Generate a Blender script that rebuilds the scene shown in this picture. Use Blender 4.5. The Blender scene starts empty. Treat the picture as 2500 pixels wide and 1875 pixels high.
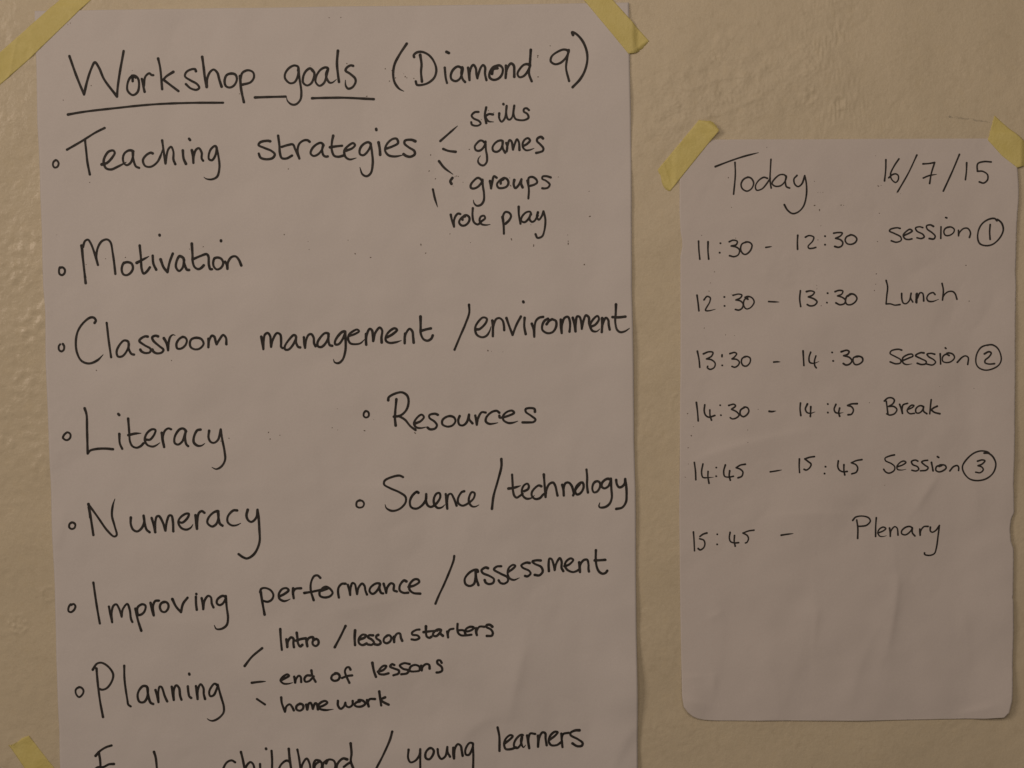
import bpy, math
import numpy as np

# ---------------------------------------------------------------- camera, light, exposure
scene = bpy.context.scene
COL = scene.collection
CAM_LOC, CAM_ROT = ((-0.0, -1.42, 0.08685), (1.509705, 0.013066, -0.000799))
cam_data = bpy.data.cameras.new('camera')
cam_data.sensor_width = 36.0; cam_data.lens = 50.0
cam_data.clip_start = 0.05; cam_data.clip_end = 60.0
cam = bpy.data.objects.new('camera', cam_data); COL.objects.link(cam)
cam.location = CAM_LOC; cam.rotation_mode = 'XYZ'; cam.rotation_euler = CAM_ROT
scene.camera = cam

world = bpy.data.worlds.new('World'); scene.world = world; world.use_nodes = True
bg = world.node_tree.nodes['Background']
bg.inputs['Color'].default_value = (1.0, 0.775, 0.63, 1.0)
bg.inputs['Strength'].default_value = 0.06

def area(name, loc, target, size, size_y, power, color):
    d = bpy.data.lights.new(name, 'AREA'); d.shape = 'RECTANGLE'
    d.size = size; d.size_y = size_y; d.energy = power; d.color = color
    o = bpy.data.objects.new(name, d); COL.objects.link(o)
    o.location = loc
    from mathutils import Vector
    o.rotation_euler = (Vector(target) - Vector(loc)).to_track_quat('-Z', 'Y').to_euler()
    return o
# the room's window, to the left and above, and a weaker fill lamp added behind the camera so the corners fall off
area('window_light', (-2.6, -2.5, 1.1), (0.0, 0, 0.0), 1.2, 1.3, 29.0, (1.0, 0.80, 0.655))
area('added_centre_fill', (0.02, -1.75, 0.72), (0.02, 0, 0.05), 1.2, 0.7, 7.7, (1.0, 0.79, 0.63))

vs = scene.view_settings
vs.view_transform = 'Standard'; vs.look = 'None'; vs.exposure = 0.0; vs.gamma = 1.0
vs.use_curve_mapping = False

# ---------------------------------------------------------------- data (millimetres on the wall: x right, z up)
LP_L = [(-464.8, 373.9), (-465.1, 352.8), (-465.0, 332.9), (-465.6, 264.8), (-464.8, 216.6), (-465.0, 200.0), (-464.8, 156.0), (-465.3, 103.2), (-464.1, 78.7), (-465.5, 23.5), (-465.3, 19.4), (-464.7, -58.3), (-464.3, -99.7), (-464.5, -143.6), (-463.7, -197.4), (-464.5, -271.5), (-464.0, -345.7), (-464.5, -385.6), (-463.7, -476.7)]
LP_R = [(119.8, 374.3), (120.0, 353.2), (120.2, 321.3), (120.4, 297.3), (120.9, 257.2), (121.0, 217.0), (120.4, 95.5), (121.1, 54.7), (121.4, 13.8), (121.4, -58.2), (122.5, -109.9), (122.2, -234.9), (122.6, -335.8), (122.4, -393.0), (122.9, -484.6)]
RP_L = [(169.4, 240.1), (168.8, 200.3), (168.4, 168.0), (169.3, 147.7), (170.9, 139.6), (171.0, 133.5), (169.1, 123.4), (168.7, 45.9), (168.5, 13.2), (166.4, -127.0), (166.9, -231.3), (167.6, -288.3), (167.8, -318.7), (169.4, -329.2), (173.8, -335.2), (178.5, -339.1), (183.5, -341.5), (189.3, -343.0), (197.2, -343.9), (204.2, -344.2)]
RP_R = [(503.6, 237.0), (503.0, 208.0), (504.0, 193.9), (504.1, 179.8), (503.6, 171.7), (502.7, 155.5), (502.5, 112.9), (502.2, 106.8), (502.8, 94.6), (501.9, 49.7), (502.6, 8.8), (502.4, -26.1), (501.9, -59.1), (501.2, -106.6), (502.5, -133.5), (501.9, -136.9), (500.3, -139.3), (499.1, -144.7), (498.3, -151.4), (499.0, -163.0), (500.5, -168.4), (501.8, -171.4), (501.9, -191.0), (502.1, -217.7), (501.1, -221.0), (502.0, -224.0), (502.5, -262.1), (501.5, -311.7), (500.6, -326.9), (498.0, -338.3), (493.2, -343.7), (473.7, -345.5), (400.1, -346.3), (348.9, -346.2)]
TAPES = [[(-529.6, 309.7), (-500.5, 334.1), (-480.6, 350.2), (-440.3, 384.3), (-413.4, 407.0), (-381.0, 413.3), (-408.9, 383.9), (-420.9, 373.7), (-465.8, 332.5), (-501.6, 302.6), (-522.4, 285.6)], [(59.6, 399.7), (75.5, 377.6), (105.4, 341.0), (119.0, 324.5), (125.5, 324.4), (130.7, 328.4), (138.9, 335.4), (138.9, 337.8), (105.7, 374.9), (103.7, 377.3), (85.8, 401.3)], [(188.0, 258.8), (193.8, 259.1), (198.7, 258.4), (207.6, 248.1), (159.4, 189.7), (156.5, 191.5), (153.3, 193.2), (151.7, 198.5), (150.9, 203.7), (149.3, 206.6), (146.9, 210.6)], [(480.7, 259.8), (488.5, 252.5), (510.1, 234.1), (528.5, 219.0), (525.7, 215.0), (518.4, 211.9), (510.3, 209.1), (506.3, 206.0), (502.6, 208.0), (487.9, 219.9), (474.0, 235.8), (476.4, 243.8), (479.1, 251.8)], [(-515.7, -360.3), (-511.5, -361.2), (-507.3, -359.6), (-501.8, -355.4), (-495.1, -350.8), (-469.9, -385.5), (-443.5, -419.8), (-454.1, -424.8), (-464.7, -431.5), (-499.9, -385.1)]]
FEAT = {'blob1': (210.3, 334.1), 'pit1': (300.0, 281.0), 'pit2': (327.5, 274.6), 'dab1': (-501.8, -235.8), 'dab2': (-469.8, -206.1), 'r0': (193.8, 262.3), 'r1': (252.6, 279.6), 'arc': (159.7, -21.6)}
PENCIL = [(436.1, 259.2), (443.0, 258.3), (449.9, 257.0), (456.4, 256.9), (463.3, 254.8), (469.4, 254.5), (475.5, 253.0)]
CR_L = [((9.4, -266.9), (1.1, -300.4), (-6.9, -338.3), 0.9, 9), ((-4.4, -339.2), (-42.0, -347.1), (-69.7, -392.5), 0.7, 12), ((-69.0, 42.5), (0.6, 43.2), (111.0, 41.0), 0.25, 5), ((-170.1, -101.1), (-104.2, -100.3), (-21.9, -98.0), 0.3, 6), ((-351.2, -103.6), (-301.8, -102.6), (-260.6, -100.7), 0.25, 6), ((-189.2, -227.4), (-156.0, -222.8), (-102.0, -211.8), 0.4, 7), ((124.4, -344.3), (107.6, -369.4), (94.8, -399.0), 1.0, 12), ((-449.4, 78.5), (-446.6, 127.3), (-441.5, 159.7), 0.3, 6), ((-450.5, -118.9), (-455.4, -143.8), (-460.1, -160.3), 0.6, 6), ((-218.5, 301.7), (-201.6, 333.4), (-176.7, 369.0), 0.25, 8), ((-170.0, 103.4), (-129.5, 86.6), (-60.6, 57.1), 0.3, 16), ((-409.1, 20.7), (-347.5, 28.1), (-248.1, 75.9), 0.25, 12), ((-425.0, -227.6), (-346.7, -237.0), (-288.5, -229.4), 0.3, 10), ((-230.0, -22.7), (-202.2, -64.2), (-195.3, -126.4), 0.3, 14), ((81.7, -26.8), (52.3, -88.3), (59.9, -150.6), 0.35, 16), ((13.5, -233.4), (4.5, -292.1), (-8.6, -342.5), 0.8, 26), ((-391.1, -61.8), (-381.2, -144.7), (-396.1, -228.0), 0.4, 24), ((-101.8, 37.2), (-61.9, -24.9), (-79.6, -107.2), 0.45, 26), ((-262.5, 157.4), (-214.4, 124.3), (-141.5, 98.9), 0.4, 24), ((56.3, 278.1), (34.9, 177.8), (50.0, 72.0), 0.45, 24)]
CR_R = [((385.9, -196.5), (383.5, -229.9), (373.7, -281.4), 1.1, 8), ((426.7, -97.3), (415.2, -113.7), (404.2, -132.3), 0.9, 7), ((306.1, -228.9), (304.0, -245.6), (302.4, -262.4), 0.6, 6), ((179.9, -81.7), (221.0, -65.7), (299.1, -50.2), 0.7, 8), ((245.5, -137.2), (307.3, -133.9), (348.6, -136.1), 0.4, 7), ((168.3, -297.6), (178.7, -298.6), (187.8, -297.9), 0.5, 4), ((200.3, -294.7), (201.1, -303.1), (200.2, -315.7), 0.5, 5), ((169.5, -319.5), (182.7, -324.8), (199.3, -329.2), 0.5, 5), ((193.5, -240.0), (201.8, -235.9), (210.1, -231.8), 0.5, 6), ((373.6, -238.2), (348.8, -288.2), (340.6, -330.3), 0.6, 14), ((448.7, -340.1), (473.6, -334.1), (484.0, -330.1), 0.6, 6), ((185.2, 151.5), (266.6, 158.6), (348.1, 125.1), 0.3, 16), ((232.8, -261.5), (257.6, -295.4), (265.8, -337.7), 0.5, 14), ((450.4, 50.4), (442.6, -10.9), (455.3, -72.9), 0.4, 14), ((431.4, -205.5), (452.2, -239.2), (456.8, -298.1), 0.5, 14), ((266.5, 69.2), (290.9, 32.1), (282.7, -12.9), 0.35, 12), ((401.1, 116.3), (425.7, 83.4), (409.6, 34.6), 0.4, 12), ((383.8, -196.5), (379.9, -259.2), (369.7, -322.2), 0.7, 28), ((303.2, -187.1), (290.8, -262.2), (265.8, -337.7), 0.7, 22), ((199.9, -202.4), (207.9, -261.1), (195.2, -319.9), 0.5, 18), ((471.5, -31.9), (463.8, -114.4), (472.6, -197.7), 0.5, 20)]
SPECKS_L = '-4112,3004,6.2 -4395,2867,5.3 -3701,3145,3.5 -4326,3601,3.5 -4300,3617,4.4 -1751,3634,5.3 -1636,3634,5.3 -1585,3185,7.0 -1209,3131,6.2 -1170,3011,6.2 -1144,3112,6.2 -1110,3041,7.0 -2651,2904,5.3 -1397,2866,7.0 -1014,3051,7.0 -997,3039,5.3 -1027,3079,3.5 -1948,3170,3.5 -928,3032,6.2 297,3238,7.9 295,3224,6.2 297,3032,7.9 420,3334,5.3 -392,2332,7.0 -199,2711,5.3 -144,2690,4.4 -269,2623,4.4 -793,2125,7.0 -732,2048,6.2 -460,2010,4.4 -597,1502,5.3 -395,1413,4.4 12,1444,7.0 16,1433,5.3 233,1381,7.0 232,1370,6.2 577,1415,6.2 577,1394,7.0 577,1383,5.3 572,1477,4.4 -887,1401,7.0 -886,1390,4.4 -841,1315,7.0 208,1581,4.4 795,1657,7.9 735,1181,7.9 485,2049,4.4 789,1904,4.4 3,2045,5.3 9,1972,7.0 15,1964,5.3 -525,2072,6.2 -506,2068,5.3 -539,2065,4.4 -558,1974,3.5 -775,2282,7.0 -2187,2163,6.2 -2241,1516,6.2 -1998,1367,4.4 -1609,1453,4.4 -1541,1318,7.0 -1388,1279,7.0 -2006,1445,3.5 -4160,2057,5.3 -3050,1407,6.2 -3184,1386,5.3 -3823,1311,6.2 -4024,1301,5.3 -4503,1543,2.6 -4148,192,7.0 -3396,280,6.2 -4219,1246,4.4 -2444,-452,7.0 -2428,-519,7.0 -1482,-448,7.9 -2330,-482,5.3 -1805,-414,5.3 -1751,-437,3.5 -1748,-223,3.5 -977,-477,8.8 -1389,-338,3.5 -236,338,7.9 -201,328,3.5 -86,323,3.5 -2842,-507,6.2 -2926,-536,5.3 -2929,-524,3.5'
SPECKS_R = '2172,2021,6.2 3021,1973,4.4 2552,2314,4.4 3025,1736,7.9 3074,1694,7.0 3074,1685,5.3 2200,1728,4.4 3057,1864,3.5 3080,1864,2.6 3107,1865,3.5 3287,1735,6.2 3314,1734,4.4 3087,1534,4.4 1903,1455,4.4 3057,1395,5.3 2240,1423,4.4 3656,1919,7.3 3683,1925,4.0 3669,1651,4.9 3649,1370,5.7 3839,1850,4.0 3876,1841,3.2 3628,2217,3.2 2029,1092,5.3 1987,983,4.4 1974,901,5.3 2193,869,3.5 1925,535,5.3 2138,464,4.4 2226,456,3.5 3090,742,5.3 3047,909,4.4 3636,1050,5.3 3630,949,4.4 3618,886,5.3 3046,944,3.5 4529,1124,6.5 4564,768,5.7 3639,1052,4.0 4618,-105,4.0 3574,-234,4.0 4275,-79,3.2 1754,-320,7.0 1790,-542,7.0 1757,-663,5.3 2459,-285,4.4 2353,-491,4.4 2354,-616,4.4 1757,-825,4.4 1725,-957,4.4 1812,-451,3.5 3728,-1066,4.0 3574,-233,4.0 4684,-915,3.2'
INK = """
L|written_word|word Workshop in black marker|2.54|-4320,3295 -4255,3098 -4187,2919! -4151,3047 -4106,3168 -4068,3230 -4029,3176 -3982,3063 -3861,2894! -3846,3016 -3782,3336;-3701,3041 -3700,3086;-3671,3077 -3698,3093 -3730,3069 -3755,3006 -3752,2947 -3703,2905 -3657,2932 -3639,3004 -3648,3067 -3679,3095 -3707,3095;-3610,3062 -3600,3004 -3586,2936;-3594,2994 -3574,3085 -3534,3116 -3515,3100 -3496,3097;-3444,3259 -3426,3164 -3413,2960;-3299,3128 -3369,3084 -3399,3053! -3343,3009 -3254,2940;-3077,3132 -3084,3151 -3120,3151 -3171,3125 -3186,3084 -3132,3043 -3069,3006 -3047,2969 -3075,2950 -3134,2966 -3179,3007;-3012,3271 -2999,3167 -2990,3077 -2973,2977;-2973,2977 -2965,3059 -2932,3126 -2899,3144 -2864,3112 -2847,3048 -2826,2977;-2727,3103 -2773,3088 -2794,3038 -2785,2984 -2748,2967 -2702,2987 -2673,3046 -2686,3091 -2727,3103;-2641,3077 -2634,2955 -2610,2823;-2637,3054 -2617,3108 -2561,3133 -2512,3112 -2504,3066 -2537,3017 -2620,2993
L|underline||2.46|-4352,2725 -4202,2749 -3835,2785 -3468,2814 -3193,2822 -2816,2820
L|underline||2.46|-2499,2867 -2357,2870 -2197,2872
L|underline||2.46|-1935,2851 -1763,2853 -1626,2853 -1443,2844 -1329,2837
L|written_word|word goals in black marker|2.54|-2068,3124 -2067,3160 -2104,3174 -2159,3148 -2197,3094 -2198,3049 -2153,3003 -2107,3011 -2074,3065 -2063,3146! -2056,3047 -2041,2911 -2052,2839 -2098,2794 -2140,2795 -2180,2831 -2188,2863<;-1918,3117 -1949,3143 -1991,3118 -2019,3064 -2021,3006 -1985,2978 -1943,2996 -1914,3054 -1909,3099 -1931,3127;-1776,3125 -1775,3144 -1803,3150 -1849,3126 -1891,3063 -1897,3009 -1861,2972 -1815,2999 -1781,3098 -1771,3138! -1793,3089 -1787,3043 -1760,3002 -1733,3002 -1691,3033<;-1671,3311 -1683,3187 -1676,3087 -1667,3007;-1524,3162 -1547,3167 -1583,3149 -1600,3118 -1557,3086 -1508,3040 -1504,3004 -1537,2954 -1578,2941 -1601,2969 -1604,3025<
L|bracket||2.54|-993,3372 -1070,3260 -1117,3170 -1132,3080 -1120,2999 -1076,2935 -1030,2909<
L|written_word|word Diamond in black marker|2.54|-862,3259 -850,3167 -856,3095 -849,3000;-922,3240 -926,3258 -894,3285 -839,3288 -776,3256 -727,3192 -705,3111 -725,3039 -780,2990 -845,2968 -899,2970 -910,3003;-602,3285 -579,3274;-622,3132 -613,3028 -602,2983;-458,3126 -494,3142 -541,3109 -564,3055 -556,3018 -515,3000 -473,3026 -450,3089 -449,3134! -459,3071 -446,3017 -424,2991;-392,3129 -386,3070 -380,3009! -377,3079 -357,3142 -339,3156 -316,3124 -311,3069 -302,3026! -290,3069 -266,3132 -243,3154 -225,3132 -226,3068 -213,3007;-157,3067 -143,3112 -102,3121;-101,3146 -147,3131 -180,3081 -181,3032 -144,3009 -94,3021 -57,3066 -52,3120 -79,3148 -106,3146;-19,3145 -18,3084 -24,3025! -18,3084 4,3138 31,3166 58,3146 62,3083 62,3036;205,3153 164,3154 122,3118 94,3064 112,3032 153,3041 190,3081 218,3153;228,3297 217,3153 208,3063 233,2990
L|written_number|figure 9 in black marker|2.54|590,3284 553,3296 494,3276 434,3231 424,3182 465,3154 520,3167 576,3221 602,3291! 584,3202 574,3112 602,2987
L|bracket||2.54|646,3436 637,3463 678,3445 741,3372 779,3272 783,3182 757,3083 710,3002 636,2926
L|written_word|word skills in black marker|2.34|-296,2698 -333,2695 -364,2663 -348,2637 -290,2607 -276,2582 -302,2564 -342,2565 -364,2576 -369,2598;-219,2741 -234,2661 -221,2588;-154,2671 -194,2675 -227,2650 -199,2606 -147,2598<;-49,2772 -48,2769;-91,2681 -92,2634 -70,2599 -37,2633 -17,2753! -22,2680 -8,2626 10,2618 36,2643 58,2755! 51,2672 69,2625 102,2613 157,2612 197,2634 187,2670 151,2696 155,2721 180,2727 203,2708
L|written_word|word games in black marker|2.34|-245,2400 -278,2418 -315,2393 -338,2357 -327,2324 -294,2317 -257,2342 -231,2407! -228,2327 -218,2261 -223,2203 -252,2173 -282,2178 -307,2208 -303,2240 -282,2268<;-66,2412 -102,2412 -139,2387 -162,2348 -155,2315 -122,2304 -85,2325 -63,2372 -62,2412! -61,2339 -38,2295;-26,2390 -15,2346 -23,2306! -15,2360 8,2418 26,2404 40,2323! 59,2381 81,2425 99,2395 104,2319;143,2358 183,2380 209,2412 191,2434 162,2424 138,2388 139,2344 168,2316 205,2318 249,2334<;338,2429 320,2445 283,2429 279,2404 308,2374 340,2334 336,2309 300,2294 269,2288
L|written_word|word groups in black marker|2.34|-273,2021 -309,2051 -350,2026 -384,1979 -380,1953 -355,1946 -307,1967 -265,2032! -263,1970 -253,1897 -257,1824 -287,1784 -328,1777 -353,1803 -360,1834<;-192,2017 -185,1976 -182,1944! -170,2005 -151,2064 -126,2049;-86,1990 -82,2019 -60,2030;-49,2044 -97,2019 -123,1983 -109,1950 -68,1946 -28,1960 -9,1996 -23,2033 -52,2044;49,2024 42,1981 57,1944 86,1966 120,2031! 116,1987 130,1950;179,2016 192,1928 186,1840;186,1986 194,2044 231,2051 267,2025 274,1996 244,1975 204,1964;410,2045 370,2057 330,2054 326,2032 362,2013 399,1976 384,1947 354,1937 325,1939
L|connecting_dash||2.46|-678,2418 -592,2491 -505,2564<
L|connecting_dash||2.46|-650,2340 -602,2321 -528,2310
L|connecting_dash||2.46|-694,2220 -642,2154 -558,2089<
L|connecting_dash||2.46|-759,1944 -742,1860 -716,1770<
L|connecting_dash||2.46|-564,2054 -585,2022 -574,1996
L|written_word|word role in black marker|2.34|-586,1692 -573,1627 -555,1572! -554,1636 -535,1682 -512,1702 -491,1697;-470,1640 -467,1663 -443,1671;-443,1682 -485,1654 -504,1617 -482,1585 -445,1585 -407,1621 -402,1662 -429,1685 -453,1681;-366,1753 -370,1680 -357,1615 -320,1592 -279,1624 -246,1651 -255,1676 -287,1669 -301,1633 -284,1596 -242,1585 -196,1590<
L|written_word|word play in black marker|2.34|-74,1662 -63,1584 -61,1497;-67,1621 -66,1676 -43,1710 -6,1702 12,1670 -7,1629 -44,1595;89,1760 90,1683 105,1593;210,1681 201,1709 164,1705 122,1664 112,1623 144,1607 181,1636 205,1686! 195,1636 218,1610 241,1617 278,1671;279,1703 269,1653 287,1630 315,1662 334,1712! 352,1634 341,1524 317,1465 271,1452 253,1488
L|bullet_ring||2.21|-4485,2279 -4508,2264 -4516,2232 -4501,2207 -4473,2214 -4459,2245 -4471,2273 -4490,2278
L|written_word|word Teaching in black marker|2.54|-4372,2381 -4236,2456 -4087,2545 -3994,2589;-4192,2474 -4184,2383 -4174,2255 -4155,2135;-4033,2231 -3977,2248 -3920,2307 -3901,2343 -3914,2366 -3960,2357 -4003,2299 -4013,2253 -3992,2194 -3942,2181 -3877,2206 -3789,2250<;-3717,2354 -3753,2366 -3800,2341 -3820,2296 -3812,2241 -3785,2221 -3748,2241 -3723,2295 -3722,2354! -3719,2286 -3694,2208 -3662,2192;-3525,2333 -3543,2340 -3590,2316 -3623,2266 -3602,2211 -3547,2202 -3482,2246 -3443,2319 -3428,2373<;-3428,2459 -3415,2345 -3400,2232! -3388,2309 -3368,2372 -3340,2395 -3318,2344 -3320,2271 -3303,2224;-3224,2357 -3219,2279 -3198,2226;-3159,2471 -3150,2458;-3135,2358 -3127,2305 -3124,2234! -3118,2305 -3093,2364 -3065,2377 -3039,2332 -3041,2277 -3027,2254;-2891,2380 -2904,2398 -2947,2367 -2971,2303 -2967,2267 -2940,2259 -2907,2302 -2891,2380! -2875,2293 -2869,2184 -2894,2097 -2945,2071 -3000,2076 -3025,2093<
L|written_word|word strategies in black marker|2.54|-2359,2436 -2382,2441 -2456,2428 -2475,2401 -2421,2373 -2348,2341 -2317,2308 -2340,2272 -2405,2261 -2459,2278 -2475,2317;-2279,2490 -2269,2394 -2266,2321 -2249,2271 -2203,2266 -2147,2294;-2246,2380 -2182,2398 -2136,2402 -2114,2356 -2076,2264! -2091,2346 -2071,2410 -2025,2441 -1988,2441 -1970,2427;-1833,2389 -1856,2414 -1897,2403 -1944,2363 -1963,2313 -1936,2288 -1890,2303 -1848,2352 -1838,2398! -1848,2343 -1836,2293 -1813,2279 -1794,2281;-1735,2483 -1750,2415 -1752,2342 -1730,2287 -1689,2276 -1643,2286;-1770,2370 -1715,2378 -1650,2384;-1610,2336 -1550,2358 -1522,2389 -1540,2408 -1586,2385 -1628,2336 -1620,2277 -1580,2249 -1511,2262<;-1366,2396 -1393,2415 -1448,2388 -1477,2339 -1473,2298 -1441,2288 -1395,2328 -1366,2396! -1354,2310 -1349,2209 -1371,2110 -1413,2081 -1454,2101 -1478,2170<;-1310,2545 -1308,2534;-1288,2411 -1277,2345 -1274,2289;-1211,2349 -1146,2371 -1095,2402 -1108,2443 -1145,2443 -1201,2399 -1225,2335 -1194,2285 -1130,2270 -1047,2283<;-925,2418 -962,2432 -1026,2424 -1031,2396 -991,2359 -936,2322 -932,2290 -974,2266 -1015,2273 -1042,2292
L|bullet_ring||2.21|-4478,1222 -4488,1194 -4485,1158 -4462,1144 -4436,1162 -4431,1198 -4451,1220 -4474,1217
L|written_word|word Motivation in black marker|2.54|-4259,1435 -4246,1265 -4230,1062;-4255,1412 -4243,1228 -4234,1118;-4246,1421 -4221,1480 -4193,1492 -4167,1456 -4137,1373 -4102,1240! -4115,1327 -4094,1419 -4051,1478 -4000,1491 -3969,1463 -3949,1353 -3938,1252 -3929,1149;-3837,1259 -3856,1232 -3864,1186 -3849,1145 -3817,1135 -3775,1158 -3751,1203 -3763,1249 -3804,1264 -3837,1255;-3678,1427 -3669,1312 -3664,1193 -3646,1149 -3614,1169 -3583,1210;-3712,1256 -3647,1289 -3589,1319<;-3479,1530 -3478,1524;-3552,1325 -3547,1246 -3521,1186;-3475,1287 -3447,1208 -3411,1160! -3385,1263 -3353,1343;-3260,1307 -3287,1317 -3316,1271 -3325,1207 -3296,1170 -3258,1206 -3242,1279! -3250,1302 -3239,1233 -3217,1182 -3197,1179;-3161,1439 -3158,1324 -3159,1269 -3142,1209 -3106,1186 -3074,1199 -3050,1223;-3159,1283 -3084,1314 -3019,1333 -3002,1313 -2999,1230 -2986,1184 -2970,1184;-2871,1467 -2871,1460;-2938,1294 -2955,1257 -2951,1211 -2922,1181 -2880,1196 -2856,1242 -2873,1284 -2905,1298 -2938,1292;-2837,1256 -2820,1223 -2816,1186! -2810,1246 -2772,1301 -2730,1307 -2699,1272 -2677,1217
L|bullet_ring||2.21|-4477,459 -4465,438 -4470,401 -4494,385 -4516,402 -4517,439 -4503,457
L|written_word|word Classroom in black marker|2.54|-4153,665 -4140,688 -4157,716 -4194,719 -4265,667 -4323,584 -4347,483 -4339,372 -4296,288 -4222,261 -4138,291 -4076,348<;-4033,664 -4017,488 -3997,321;-3823,472 -3864,486 -3912,440 -3941,376 -3929,328 -3887,329 -3839,384 -3819,458! -3820,402 -3794,351 -3769,344;-3627,522 -3650,525 -3697,502 -3712,479 -3662,437 -3603,399 -3609,367 -3655,358 -3696,377 -3705,393;-3523,523 -3549,530 -3581,515 -3573,482 -3515,426 -3474,388 -3493,361 -3544,354 -3576,373 -3585,392;-3466,504 -3440,453 -3428,383! -3421,452 -3401,517 -3373,537 -3353,530<;-3276,515 -3319,488 -3343,442 -3335,400 -3293,400 -3251,436 -3238,482 -3258,510 -3281,513;-3138,504 -3189,491 -3207,459 -3201,413 -3160,389 -3109,397 -3070,443 -3092,490 -3143,504;-3021,493 -3022,447 -3023,408! -3014,475 -2985,523 -2962,511 -2950,465 -2941,437! -2912,483 -2874,528 -2847,500 -2844,436
L|written_word|word management in black marker|2.54|-2494,506 -2486,441 -2477,381! -2472,459 -2456,528 -2428,542 -2406,514 -2401,449 -2399,403! -2379,476 -2336,540 -2304,526 -2297,448 -2298,401 -2282,390;-2152,510 -2170,518 -2217,474 -2260,410 -2261,378 -2229,373 -2182,418 -2147,501! -2149,446 -2127,399 -2108,394;-2069,495 -2068,435 -2060,389! -2051,454 -2022,518 -1994,525 -1972,490 -1969,434 -1955,404;-1823,525 -1856,534 -1903,493 -1936,434 -1928,401 -1896,396 -1848,442 -1824,515! -1825,451 -1812,412 -1789,406;-1657,545 -1680,546 -1727,505 -1760,450 -1758,420 -1724,422 -1681,476 -1657,541! -1654,439 -1661,347 -1690,264 -1732,232 -1769,242 -1780,272<;-1616,503 -1560,521 -1518,548 -1536,565 -1578,549 -1620,513 -1628,467 -1608,429 -1558,419 -1507,428 -1464,466<;-1449,520 -1452,464 -1449,413! -1445,501 -1411,570 -1389,556 -1381,491 -1379,449! -1357,528 -1310,582 -1287,554 -1295,481 -1294,433;-1237,485 -1181,516 -1139,557 -1162,573 -1208,549 -1248,499 -1252,452 -1220,429 -1155,433 -1099,450<;-1059,519 -1064,478 -1065,422! -1057,505 -1014,565 -987,541 -979,477 -975,428;-903,686 -903,586 -904,522 -877,461 -836,445 -799,465 -784,497;-894,545 -848,558 -802,567
L|bullet_ring||2.21|-1464,-251 -1485,-270 -1488,-300 -1470,-316 -1442,-306 -1437,-273 -1453,-254
L|written_word|word Resources in black marker|2.54|-1158,-137 -1172,-263 -1176,-328 -1170,-400;-1240,-146 -1235,-118 -1174,-81 -1099,-68 -1049,-102 -1036,-162 -1061,-246 -1122,-301 -1187,-311;-1136,-305 -1076,-343 -1022,-409 -972,-447;-975,-382 -919,-359 -886,-318 -909,-294 -956,-326 -986,-381 -966,-419 -920,-429 -860,-418<;-746,-298 -774,-287 -830,-300 -830,-328 -780,-366 -757,-403 -776,-435 -828,-442 -851,-425;-617,-312 -663,-321 -701,-353 -702,-394 -651,-418 -600,-405 -571,-364 -585,-326 -626,-312;-528,-313 -543,-355 -531,-401 -494,-407 -457,-374 -434,-300! -433,-347 -401,-389;-372,-310 -364,-357 -358,-404! -345,-339 -307,-279 -267,-282;-131,-286 -154,-267 -205,-277 -261,-330 -267,-372 -234,-396 -193,-395 -146,-386<;-131,-315 -129,-334 -99,-333 -34,-315 17,-288 -1,-267 -52,-277 -94,-319 -90,-361 -44,-389 2,-388 54,-372<;226,-281 222,-253 190,-243 134,-252 134,-280 189,-322 230,-360 211,-383 160,-387 100,-386
L|slash||2.54|-418,797 -417,718 -456,608 -513,480 -569,351
L|written_word|word environment in black marker|2.54|-344,551 -318,553 -253,615 -243,656 -279,669 -326,630 -359,570 -347,501 -296,472 -250,485 -217,531 -202,577<;-188,637 -184,558 -185,480! -179,577 -150,650 -118,661 -86,636 -73,585 -71,539;-47,660 -22,584 12,491! 52,592 97,673;122,822 125,815;134,660 130,573 143,497;205,600 222,544 228,470! 232,562 246,627 279,659 319,667;352,593 376,625 408,643! 445,624 447,569 411,514 356,505 310,538 311,589 334,630 367,648;494,637 495,568 502,503! 505,586 533,655 566,664 584,622 586,567 580,516;614,654 629,594 640,518! 643,603 658,667 681,663 699,602 703,542! 717,611 746,677 773,657 777,592 791,555;795,564 837,582 875,637 861,669 819,638 786,574 809,522 850,515 883,540<;907,646 906,581 901,507! 911,590 944,650 967,627 971,580 980,532;1045,782 1041,681 1036,607 1054,528 1086,505 1132,514 1177,543<;1009,656 1069,653 1138,659
L|bullet_ring||2.21|-4503,-484 -4493,-452 -4457,-426 -4430,-444 -4433,-481 -4464,-504 -4495,-491
L|written_word|word Literacy in black marker|2.54|-4278,-187 -4262,-250 -4262,-408 -4265,-643! -4240,-614 -4175,-598 -4082,-595 -4008,-602;-3940,-247 -3931,-258;-3938,-448 -3937,-543 -3915,-599;-3843,-295 -3838,-433 -3834,-526 -3812,-573 -3771,-590 -3729,-574 -3700,-546;-3848,-462 -3781,-447 -3720,-444<;-3671,-509 -3634,-510 -3586,-455 -3575,-413 -3608,-406 -3660,-444 -3685,-509 -3663,-561 -3608,-580 -3571,-567 -3533,-541<;-3513,-442 -3509,-512 -3492,-586! -3503,-484 -3478,-419 -3445,-399 -3418,-408;-3270,-431 -3297,-403 -3334,-411 -3383,-485 -3384,-546 -3352,-562 -3310,-533 -3280,-459 -3274,-431! -3281,-496 -3269,-561 -3251,-580;-3125,-416 -3158,-423 -3192,-488 -3194,-544 -3158,-577 -3120,-577 -3086,-556<;-3040,-429 -3047,-499 -3027,-541 -2994,-551 -2952,-519 -2924,-417! -2910,-519 -2890,-632 -2887,-725 -2926,-790 -2978,-815 -3019,-796<
L|bullet_ring||2.21|-4435,-1334 -4464,-1350 -4469,-1383 -4447,-1402 -4416,-1389 -4408,-1351 -4431,-1335
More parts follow.
